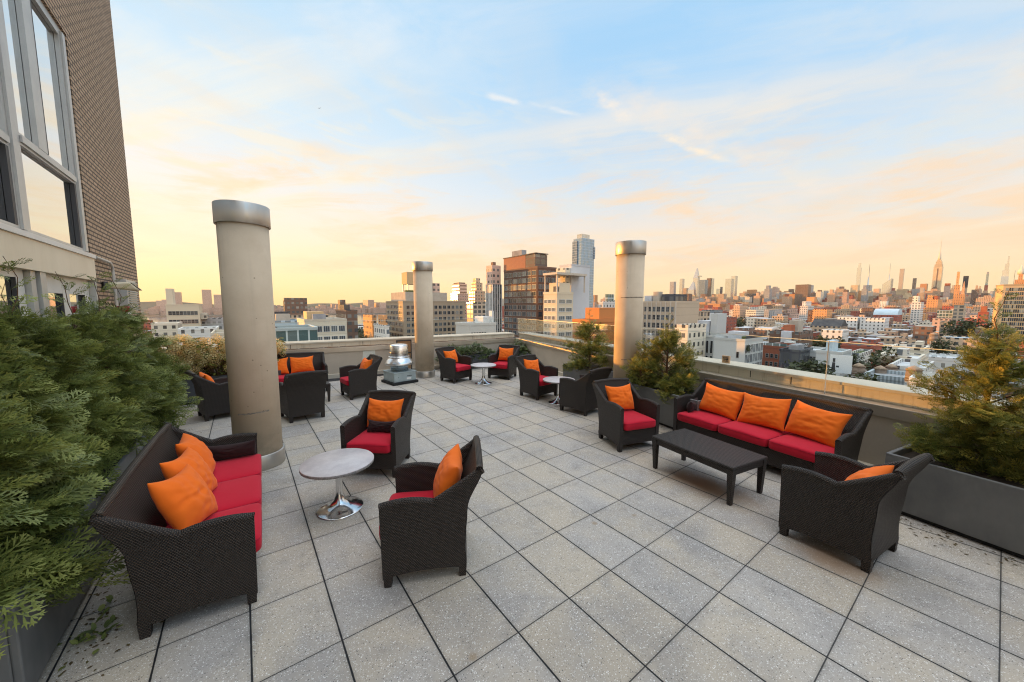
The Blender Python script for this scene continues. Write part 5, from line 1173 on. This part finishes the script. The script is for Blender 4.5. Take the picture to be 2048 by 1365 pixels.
S('pale sunlit slab with a dark right edge', 1431, 1440, 578, 2600, 'paleglass', boxes=(('edge', 'darkglass', .1, .9, -.18, -.01, -150, 12),))
S('broad pale glass skyscraper, left and lower half of a pair', 1448, 1463, 558, 2300, 'paleglass')
S('taller pale glass slab, right half of the broad pair', 1459, 1471, 552.5, 2420, 'paleglass')
S('small dark blue box tower in the gap of the skyline', 1491, 1505, 588, 2200, 'darkglass', W=80)
S('tan apartment tower with a stepped top right of the dark blue box', 1506, 1520, 592, 2000, 'peach', boxes=(('crown', 'peach', .2, .8, .3, .7, .9, 14),))
S('pale low tower with domed look behind the grey beige slab', 1535, 1549, 594, 2100, 'creamgrid')
S('slim grey tower standing alone before the brown slab', 1551, 1558, 585, 2400, 'grey')
S('reddish brick tower group left of the brown slab', 1563, 1580, 594, 2000, 'peach', roof='red', boxes=(('upper_storey', 'red', .1, .6, .3, .7, .9, 12),))
S('broad dark brown slab tower standing clear of its neighbours', 1588, 1617, 569.5, 2100, 'slab', W=40)
S('thin grey tower just behind the right edge of the brown slab', 1617, 1624, 571, 2400, 'grey')
S('squat orange tower below the brown slab right edge', 1612, 1629, 595, 1800, 'orange')
S('slim white sunlit tower left of the stepped brown group', 1630, 1642, 584, 2100, 'cream', boxes=(('roof_hut', 'brown', .2, .8, .2, .8, .9, 8),))
S('grey brown tower behind the slim white one', 1645, 1654, 582, 2500, 'grey')
S('orange apartment tower with uneven roof', 1653, 1670, 587, 2000, 'peach', boxes=(('crown', 'peach', .2, .8, .4, .8, .9, 16),))
S('stepped brown tower with flat top', 1670, 1688, 578, 2500, 'tan', boxes=(('crown', 'brown', .2, .8, .2, .7, .9, 12),))
S('beige tower with dark crown right of the stepped brown one', 1683, 1695, 585, 1900, 'pink', boxes=(('crown', 'brown', .1, .9, .1, .9, .9, 10),))
S('broad tan tower with a squared top below the thin white needle', 1698, 1716, 571, 2600, 'limestone')
S('very thin pale needle tower fading into the sky', 1717, 1722.5, 536, 5200, 'paleglass', W=26, boxes=(('crown', 'paleglass', .2, .8, .2, .8, .9, 50),))
b, W_, L_, H_ = S('grey tower with a tall mast right of the thin pale needle', 1723, 1741, 571, 2900, 'grey')
MB().tube([(W_ / 2, L_ * .5, H_), (W_ / 2, L_ * .5, H_ + 60), (W_ / 2, L_ * .5, H_ + 120)], [4, 2.2, .6], 6).build('mast', M['frame'], b)
S('reddish square tower left of the slanted glass tower', 1744, 1759, 578, 2700, 'peach')
b, W_, L_, H_ = S('glass tower with a slanted roof and a thin spire', 1760, 1783, 557, 3300, 'paleglass', slant=-38)
MB().tube([(W_ / 2, L_ * .4, H_ - 30), (W_ / 2, L_ * .4, H_ + 40), (W_ / 2, L_ * .4, H_ + 95)], [3, 1.6, .5], 6).build('spire', M['frame'], b)
S('lower blue glass front before the slanted tower', 1759, 1777, 589, 2400, 'blueglass')
S('pale violet apartment tower low before the slanted tower', 1759, 1773, 603, 1400, 'whitegrid')
S('dark red block right of the slanted glass tower', 1780, 1789, 577, 3000, 'red')
S('broad tan slab with vertical piers left of the pencil thin tower', 1790, 1815, 579, 2500, 'limestone')
S('pencil thin dark gridded tower', 1803.5, 1808.5, 538, 4300, 'lattice', W=26)
S('grey glass slab beside the spired skyscraper', 1821, 1843, 578, 2500, 'grey')
S('thin black tower behind the grey glass slab', 1829, 1833, 557, 3700, 'darkglass', W=22)
S('orange brick slab just left of the spired skyscraper', 1836, 1854, 568, 2900, 'orange')
esb, W_, L_, H_ = S('tall art deco skyscraper with setbacks and a needle spire', 1859, 1885, 534, 3200, 'limestone', W=60, boxes=(('setback', 'limestone', .06, .94, .06, .94, .9, 16), ('setback', 'limestone', .14, .86, .16, .84, 16.1, 32), ('setback', 'limestone', .22, .78, .28, .72, 32.1, 42), ('lower_setback', 'limestone', -.15, 1.1, -.18, 1.2, -330, -205), ('dark_window_bay', 'slab', -.004, -.001, .42, .56, -200, -8)))
MB().lathe([(6.0, H_ + 42.1), (5.6, H_ + 58), (4.6, H_ + 72), (3.0, H_ + 82), (1.6, H_ + 90), (1.3, H_ + 118), (.8, H_ + 145), (.4, H_ + 172)], 12, (W_ / 2, L_ / 2)).build('spire', M['upstand'], esb)
S('pinkish tower with a dark crown right of the spired skyscraper', 1884, 1900, 573, 2300, 'pink', boxes=(('crown', 'red', .05, .95, .05, .95, .9, 12),))
S('slim violet tower right of the pinkish one', 1894, 1904, 585, 2700, 'grey')
b, W_, L_, H_ = S('unfinished tower topped by a bare lattice of columns', 1921, 1934, 576, 2900, 'tan')
fr = MB()
for k in range(7): fr.box(0, L_ * k / 6 - 1.6, H_ + .9, 6, L_ * k / 6 + 1.6, H_ + 58)
fr.box(.5, 0, H_ + 36, 5, L_, H_ + 39); fr.build('column_lattice', M['framedark'], b, kind='stuff')
b, W_, L_, H_ = S('orange tower with a pyramid top before the unfinished one', 1918, 1929, 592, 1900, 'orange')
m = MB(); m.hexa([(0, 0, H_ + .95), (W_, 0, H_ + .95), (W_, L_, H_ + .95), (0, L_, H_ + .95)], [(W_ * .45, L_ * .45, H_ + 48), (W_ * .55, L_ * .45, H_ + 48), (W_ * .55, L_ * .55, H_ + 48), (W_ * .45, L_ * .55, H_ + 48)]); m.build('pyramid_top', F['orange'](), b)
S('tan tower with twin bumps right of the pyramid top', 1946, 1962, 578, 2400, 'peach', boxes=(('crown', 'peach', .1, .9, .1, .4, .9, 10), ('crown', 'peach', .1, .9, .6, .95, .9, 14)))
S('slender blue grey tower with a flat crown near the right edge', 1965, 1978, 549, 3000, 'tealglass', boxes=(('crown', 'grey', .1, .9, .1, .9, .9, 12),))
S('red brick tower in front of the slender blue grey one', 1964, 1976, 571, 2300, 'red')
S('dark grey tower between the red tower and the huge slab', 1977, 1987, 583, 2200, 'grey')
b, W_, L_, H_ = S('tapering white glass supertall with stepped peaks above the huge slab', 1993, 2020, 552, 2600, 'paleglass', taper=.78)
for k, (a0, a1, h) in enumerate(((.14, .86, 26), (.2, .66, 52), (.26, .46, 84))):
    m = MB(); m.box(W_ * .25, L_ * a0, H_ + (0.05 if k == 0 else (26, 52)[k - 1] + .05), W_ * .75, L_ * a1, H_ + h); m.build('peak', F['paleglass'](), b)
S('dark brown slim tower right of the white supertall', 2021, 2031, 542, 2400, 'slab')
b, W_, L_, H_ = S('orange tower with a small cupola above the huge slab', 2023, 2052, 560, 1700, 'orange', boxes=(('setback', 'orange', .2, .8, .3, .7, .9, 16),))
MB().lathe([(6, H_ + 16), (6.5, H_ + 22), (5, H_ + 28), (2, H_ + 33), (.6, H_ + 42)], 12, (W_ / 2, L_ / 2)).build('cupola', M['upstand'], b)
# the packed high rises between the named towers
rnd = random.Random(404)
for i in range(58):
    px = 1345 + 690 * ((i + rnd.random()) / 58); r = rnd.uniform(1900, 3000); k, nm = (('peach', 'peach'), ('tan', 'tan'), ('pink', 'pinkish'), ('limestone', 'piered tan'), ('orange', 'orange'), ('grey', 'grey'), ('cream', 'cream'), ('brown', 'brown'))[rnd.randrange(8)]
    wpx = rnd.uniform(9, 19); yt = rnd.uniform(576, 597) if px > 1490 else rnd.uniform(588, 600); cr = rnd.random() < .6
    S('%s high rise packed into the skyline, %s, %s' % (nm, 'stepped top' if cr else 'flat top', 'centre right' if px < 1560 else ('right' if px < 1800 else 'far right')), px, px + wpx, yt, r, k, roof='tan', group='packed high rises of the skyline', boxes=(('crown', k, .15, .8, .2, .8, .9, rnd.uniform(6, 22)),) if cr else ())
# across the river
for a in ((300, 312, 602, 'grey dull tower across the river above the hedge end'), (312, 323, 600, 'broad grey tower across the river beside the dull one'), (326, 341, 585, 'tall square tower across the river left of the nearest column'), (388, 403, 580, 'tallest pink tower across the river left of the nearest column'), (409, 427, 590, 'broad stepped tower across the river touching the nearest column'), (426, 440, 603, 'low wide tower across the river against the nearest column'), (726, 736, 600.5, 'lone tower across the river behind the roof fan'), (746, 760, 606, 'low twin blocks across the river left of the tan office block')):
    S(a[3], a[0], a[1], a[2], 2700, 'pink', W=40)
rnd = random.Random(77); m = MB()
for i in range(420):
    px = rnd.uniform(285, 780); r = rnd.uniform(2350, 3600); p = at(px, 611, r); w = rnd.uniform(18, 50); h = rnd.uniform(10, 34) + (rnd.random() < .12) * 22
    m.box(p.x, p.y, ZG + 1.2, p.x + w, p.y + w * rnd.uniform(.6, 1.6), ZG + 1.2 + h)
tag(m.build('far_shore_houses', fm('pink')), kind='stuff')
for k, (px, r, L) in enumerate(((718, 760, 60), (745, 900, 90), (765, 820, 70))):
    pr_ = thing('pier', at(px, 640, r), ['short grey pier in the river behind the fan', 'long grey pier far out in the river behind the fan', 'grey pier beside the tan office block'][k], 'pier', 'river piers'); pr_.location.z = ZG - 1.2
    m = MB(); m.box(0, 0, 1.5, 26, L, 3); m.build('deck', RF['grey'], pr_); m = MB(); m.box(2, 4, 3.01, 22, L - 6, 8); m.build('shed', F['grey'](), pr_)

# --- the carpet of low houses
KINDS = [('white', 'white', 'white'), ('red', 'grey', 'red brick'), ('cream', 'white', 'cream'), ('red', 'white', 'red brick'), ('brown', 'dark', 'brown brick'), ('brown', 'grey', 'brown brick'), ('tan', 'tan', 'tan'), ('grey', 'white', 'grey'), ('pink', 'grey', 'pinkish'), ('cream', 'dark', 'cream'), ('tan', 'blue', 'tan'), ('red', 'tan', 'red brick'), ('peach', 'white', 'peach')]
RN = {'white': 'white roof', 'grey': 'grey roof', 'dark': 'black tar roof', 'tan': 'tan roof', 'blue': 'pale blue roof'}
rnd = random.Random(11); VAR = []
M['hutw'] = mottled('hut_render', (.42, .40, .37), (.62, .60, .56), .4, .85, 0); M['acu'] = mottled('rooftop_unit', (.42, .44, .45), (.58, .60, .60), 1.5, .6, 0)
for i in range(30):
    kd = KINDS[i % len(KINDS)]; w, l, h = rnd.uniform(8, 15), rnd.uniform(15, 25), 30.0; t = .35
    wl = MB(); wl.box(0, 0, 0, w, l, h - .9); wl.box(0, 0, h - .899, w, t, h); wl.box(0, l - t, h - .899, w, l, h); wl.box(0, t, h - .899, t, l - t, h); wl.box(w - t, t, h - .899, w, l - t, h)
    rf = MB(); rf.box(t, t, h - .899, w - t, l - t, h - .84)
    cr = MB(); cr.box(-.35, -.2, h - .5, -.004, l + .2, h + .15)
    parts = [('wall', wl.mesh('wall', fm(kd[0]))), ('roof', rf.mesh('roof', RF[kd[1]])), ('cornice', cr.mesh('cornice', M['hutw'] if kd[0] in ('red', 'brown') else fm(kd[0])))]
    desc = []
    if rnd.random() < .75:
        q = MB(); x, y = rnd.uniform(1, w - 5), rnd.uniform(2, l - 7); hh = rnd.uniform(2.2, 3.6); q.box(x, y, h - .83, x + rnd.uniform(2.5, 4), y + rnd.uniform(3, 5.5), h - .83 + hh); parts.append(('roof_hut', q.mesh('roof_hut', M['hutw']))); desc.append('a stair hut')
    for c in range(rnd.randrange(0, 4)):
        q = MB(); x, y = rnd.uniform(1, w - 3), rnd.uniform(1, l - 3); q.box(x, y, h - .82 + .001 * c, x + rnd.uniform(1, 2), y + rnd.uniform(1, 2.2), h - .2 + rnd.uniform(0, .8)); parts.append(('cooling_unit', q.mesh('cooling_unit', M['acu'])))
    if rnd.random() < .5:
        q = MB(); x = rnd.choice((.4, w - 1.4)); y = rnd.uniform(2, l - 4); q.box(x, y, h - .9, x + .9, y + 1.8, h + 1.2); parts.append(('chimney', q.mesh('chimney', fm('red')))); desc.append('a chimney')
    VAR.append((parts, w, l, kd, desc))
occupied = []
for o in bpy.data.objects:
    if o.get('size') and o.get('category') == 'building':
        s = o['size']; occupied.append((o.location.x, o.location.y, s[0], s[1], o.rotation_euler.z))
def blocked(x, y, w, l):
    for ox, oy, W_, L_, th in occupied:
        if th: cx, cy = ox + .5 * W_, oy + .5 * L_ - .3 * W_; 
        if x < ox + W_ + 1 and x + w > ox - 1 and y < oy + L_ + 1 and y + l > oy - 1: return True
    return False
lots = []
def fill(x0, x1, y0, y1, step, street, dens, ydir=True):
    x = x0
    while x < x1:
        for row in (0, 1):
            y = y0 + rnd.uniform(0, 4); run = 0
            while y < y1:
                v = VAR[rnd.randrange(len(VAR))]; sc = rnd.uniform(.85, 1.25) * step
                lx, ly = v[2], v[1]     # houses stand with their long side in x
                if rnd.random() < dens: lots.append((x + row * (27 * step), y, v, sc, rnd.random()))
                y += ly * sc + (.4 if rnd.random() < .8 else 2.5); run += ly * sc
                if run > 95: y += street; run = 0
        x += 54 * step + street
fill(96, 420, -45, 330, .92, 10, .95)
fill(424, 860, -60, 460, 1.05, 11, .95)
fill(864, 1250, -60, 560, 1.4, 12, .95)
fill(-140, 92, 92, 330, 1.15, 12, .9)
fill(-140, 420, 340, 600, 1.3, 14, .9)
vis = []
for x, y, v, sc, q in lots:
    h = (15.5 + 7.5 * q + (6 if q > .93 else 0)) * (1 if x < 400 else 1.15); w, l = v[2] * sc, v[1] * sc
    if blocked(x, y, w, l): continue
    c = Vector((x + w / 2, y + l / 2, ZG + h)); p = project(c)
    if p is None or not (-60 < p[0] < 2110) or p[1] > 850: continue
    if p[0] < 560 and not 270 < p[0] < 480 and p[0] < 540: continue
    vis.append(((c - CAM).length, x, y, v, sc, h))
vis.sort(key=lambda a: a[0]); far = MB()
HG_ = {}
for i, (dist, x, y, v, sc, h) in enumerate(vis):
    parts, w, l, kd, desc = v; lx, ly = l * sc, w * sc
    if i < 215:
        zone = 'nearest rows' if dist < 210 else ('near rows' if dist < 330 else ('middle rows' if dist < 480 else 'far rows'))
        side = 'right side' if x > 90 and y < x * .55 else ('centre' if y < x * 2 else 'left side')
        lab = 'low %s house with %s%s, %s, %s' % (kd[2], RN[kd[1]].replace('pale blue', 'bluish').replace('black tar', 'black'), (' and ' + desc[0].split()[-1]) if desc else '', zone, side)
        # the house is turned a quarter so its narrow front looks down the street
        r = thing('low_house', (x + lx, y, ZG + h - 30.0), lab, 'house', 'low houses of the quarter below', R(90))
        r.scale = (sc, sc, 1)
        for nm, me in parts: link(nm, me, r)
    else:
        far.box(x, y, ZG, x + lx, y + ly, ZG + h, i % 5, 5 + i % 3)
        if i % 2: far.box(x + lx * .3, y + ly * .3, ZG + h, x + lx * .55, y + ly * .7, ZG + h + 3, i % 5)
if far.v: tag(far.build('far_houses', [fm('peach'), fm('red'), fm('cream'), fm('brown'), fm('tan'), RF['white'], RF['grey'], RF['tan']]), kind='stuff')
# mid-rise belt between the low houses and the skyline
rnd = random.Random(5); mid = MB(); nm_ = 0
BELT = [('peach', 'peach'), ('orange', 'orange'), ('tan', 'tan'), ('pink', 'pinkish'), ('cream', 'cream'), ('red', 'red brick'), ('brown', 'brown'), ('whitegrid', 'pale gridded'), ('orange', 'orange')]
BM = {k: MB().box(0, 0, 0, 1, 1, 1) for k, _ in BELT}
cands = []
for i in range(600):
    px = rnd.uniform(1380, 2060) if i < 540 else rnd.uniform(930, 1240); r = 880 + 1900 * rnd.random() ** .9; cands.append((r, px, rnd.random()))
cands.sort()
for i, (r, px, q) in enumerate(cands):
    yt = 630 - 36 * (r - 880) / 1900 + rnd.uniform(-10, 6) - (9 * rnd.random() if r > 1900 and px > 1480 else 0); yt = min(yt, 640); p = at(px, yt, r); k, nm = BELT[rnd.randrange(len(BELT))]
    w, l = rnd.uniform(22, 46), rnd.uniform(20, 48)
    if i < 75:
        o = thing('mid_rise', (p.x, p.y, ZG), '%s mid rise block, %s under the skyscrapers, %s' % (nm, 'nearest' if r < 930 else 'farther', '%s of the view' % ('left' if px < 1250 else ('centre right' if px < 1560 else ('right' if px < 1800 else 'far right')))), 'building', 'mid rise blocks below the skyline')
        H = p.z - ZG; m = MB(); m.box(0, 0, 0, w, l, H); m.build('wall', fm(k), o); m = MB(); m.box(.3, .3, H + .01, w - .3, l - .3, H + .3); m.build('roof', RF['tan'], o)
        m = MB(); a = rnd.uniform(.1, .5); m.box(w * .2, l * a, H + .31, w * .8, l * (a + .35), H + rnd.uniform(5, 12)); m.build('roof_hut', fm(k), o)
    else:
        mid.box(p.x, p.y, ZG, p.x + w, p.y + l, p.z, i % 6)
        if i % 3 == 0: mid.box(p.x + w * .2, p.y + l * .2, p.z, p.x + w * .7, p.y + l * .6, p.z + 9, i % 6)
tag(mid.build('far_mid_rises', [fm('peach'), fm('orange'), fm('tan'), fm('pink'), fm('cream'), fm('red')]), kind='stuff')
# wooden water tanks on the near roofs
def water_tank(px, py, r, label, s=1.0):
    p = at(px, py, r); t = thing('water_tank', p, label, 'water tank', 'wooden water tanks on the near roofs')
    MB().lathe([(1.9 * s, 0), (1.75 * s, 3.6 * s)], 20).build('barrel', M['tankwood'], t)
    MB().lathe([(2.05 * s, 3.61 * s), (1.1 * s, 4.4 * s), (.05, 5.0 * s)], 20).build('conical_roof', M['tankroof'], t)
    for z in (.5, 1.3, 2.1, 2.9):
        MB().lathe([(1.93 * s - .04 * z, z * s), (1.94 * s - .04 * z, (z + .1) * s)], 20, caps=False).build('hoop', M['frame'], t)
    for k in range(4):
        a = math.pi / 4 + k * math.pi / 2; x, y = 1.35 * s * math.cos(a), 1.35 * s * math.sin(a); m = MB(); m.box(x - .12, y - .12, -4.2 * s, x + .12, y + .12, -.22); m.build('leg', M['frame'], t)
    m = MB(); m.box(-1.6 * s, -1.6 * s, -.21, 1.6 * s, 1.6 * s, -.01); m.build('platform', M['frame'], t)
def plank(t, b):
    v = obco(t); x, y, z = t.sep(v)[:3]; a = t.m('ARCTAN2', y, x); s = t.m('FRACT', t.m('MULTIPLY', a, 6.0))
    c = t.mix(t.noise(v, 2.5, 4, .6), (.14, .10, .075), (.27, .20, .15)); t.put(b.inputs['Base Color'], t.mix(t.m('LESS_THAN', s, .12), c, (.05, .04, .03)))
M['tankwood'] = mat('weathered_planks', rough=.85, fn=plank); M['tankroof'] = mottled('tank_roof_shingle', (.20, .15, .11), (.34, .25, .17), 2, .85, 0)
for a in ((1716, 752, 118, 'leftmost wooden water tank beyond the right coping', .62), (1759, 757, 122, 'second wooden water tank beyond the coping, shaded', .62), (1781, 753, 128, 'third wooden water tank, next to a bright roof', .62), (1826, 763, 104, 'rightmost near wooden water tank with sunlit cone', .62), (1866, 682, 330, 'dark water tank standing among the middle roofs', 1.0), (1976, 673, 420, 'dark wide water tank near the huge slab', 1.0), (1722 + 300, 668, 420, 'water tank before the gridded front of the huge slab', 1.0), (1958, 668, 400, 'dark water tank below the deep red tower', 1.0)):
    water_tank(*a)
for i in range(6, min(200, len(vis)), 11):
    dist, x, y, v, sc, h = vis[i]; zone = 'nearest' if dist < 210 else ('near' if dist < 330 else ('middle' if dist < 480 else 'far'))
    p = Vector((x + v[2] * sc * .6, y + v[1] * sc * .5, ZG + h + 3.4)); t = thing('water_tank', p, 'small wooden water tank on a low house roof in the %s rows' % zone, 'water tank', 'small water tanks among the low houses')
    MB().lathe([(1.5, 0), (1.4, 2.9)], 14).build('barrel', M['tankwood'], t); MB().lathe([(1.6, 2.91), (.05, 4.0)], 14).build('conical_roof', M['tankroof'], t)
    for k in range(4):
        a = math.pi / 4 + k * math.pi / 2; m = MB(); m.box(1.1 * math.cos(a) - .12, 1.1 * math.sin(a) - .12, -4.3, 1.1 * math.cos(a) + .12, 1.1 * math.sin(a) + .12, -.02); m.build('leg', M['frame'], t)
# trees among the houses
def tree_meshes(seed):
    rnd = random.Random(seed); it = []
    for i in range(420):
        u = rnd.uniform(-1, 1); a = rnd.uniform(0, 6.283); rr = rnd.random() ** .4; s = math.sqrt(1 - u * u); p = Vector((s * math.cos(a) * 3.6 * rr, s * math.sin(a) * 3.6 * rr, 7 + u * 3.2 * rr)) + Vector((math.sin(3 * a) * .7, math.cos(2 * a) * .7, math.sin(5 * a) * .5))
        it.append((p, (rnd.gauss(0, 1), rnd.gauss(0, 1), rnd.gauss(.2, .6)), (rnd.gauss(0, .6), rnd.gauss(0, .6), 1), rnd.uniform(.7, 1.5)))
    t = MB(); t.tube([(0, 0, 0), (.1, .1, 3), (0, .1, 7)], [.3, .22, .08], 6)
    for k in range(5): a = k * 1.26; t.tube([(0, 0, 3 + k * .5), (1.4 * math.cos(a), 1.4 * math.sin(a), 6), (2.4 * math.cos(a), 2.4 * math.sin(a), 8)], [.14, .08, .03], 5)
    o = scatter('crown', 'leaf', it, M['citytree'], None); me = o.data; bpy.data.objects.remove(o); return me, t.mesh('trunk', M['bark'])
M['citytree'] = leafmat('street_tree_leaves', [(.025, .035, .012), (.05, .06, .02), (.09, .075, .025)], .7, .2)
TM = [tree_meshes(s) for s in (1, 2, 3)]
rnd = random.Random(21)
for k, (px, py, r, s, lab) in enumerate(((1600, 738, 135, 1.0, 'round street tree below the billboard'), (1622, 735, 132, 1.1, 'street tree with yellowing leaves beside the billboard'), (1640, 738, 138, .9, 'small street tree right of the billboard foot'), (1730, 765, 105, .8, 'bushy roof tree between the leftmost water tanks'), (1640, 683, 300, 1.6, 'wide dark tree clump left of the white row'), (1622, 686, 290, 1.4, 'dark tree next to the wide clump'), (1655, 686, 305, 1.4, 'tree at the right end of the wide clump'), (1676, 684, 300, 1.2, 'small tree before the white row'), (1480, 642, 520, 2.0, 'dark tree among the far brick houses'), (1470, 645, 500, 1.8, 'second dark tree among the far brick houses'), (1776, 710, 175, 1.1, 'tree in the yard beside the dark red house'), (1768, 722, 160, 1.2, 'leafy tree in the dark yard by the cream building'), (1920, 655, 420, 2.2, 'dark street tree below the beige tower'), (1945, 650, 440, 2.2, 'second dark street tree below the beige tower'), (1885, 690, 260, 1.2, 'roof garden tree right of the dark water tank'), (718, 672, 260, 1.7, 'dark riverside tree behind the fan'), (728, 668, 280, 1.9, 'second riverside tree behind the fan'), (733, 676, 250, 1.5, 'low riverside tree behind the fan'), (724, 680, 240, 1.5, 'nearest riverside tree behind the fan'), (1708, 718, 168, .7, 'roof garden tree on the pale glazed loft'), (1492, 694, 152, .45, 'small potted tree on the glass sided building'))):
    p = at(px, py, r); t = thing('tree', (p.x, p.y, p.z - 8 * s), lab, 'tree', 'trees among the houses', rnd.uniform(0, 6)); t.scale = (s, s, s); c, tr = TM[k % 3]; link('crown', c, t); link('trunk', tr, t)
for o in bpy.data.objects:
    if 'size' in o.keys(): del o['size']

# ------------------------------------------------------------------ the air
hz = MB(); hz.box(-3600, -3100, -52, 6200, 5400, 480)
hm_ = bpy.data.materials.new('haze_air'); hm_.use_nodes = True; ht = NT(hm_.node_tree); ht.n.clear()
ho = ht.node('ShaderNodeOutputMaterial'); hv = ht.node('ShaderNodeVolumePrincipled')
hv.inputs['Color'].default_value = (.95, .90, .84, 1); hv.inputs['Density'].default_value = 2.2e-5; hv.inputs['Anisotropy'].default_value = .3
ht.link(hv.outputs[0], ho.inputs['Volume'])
tag(hz.build('haze', hm_), kind='stuff')
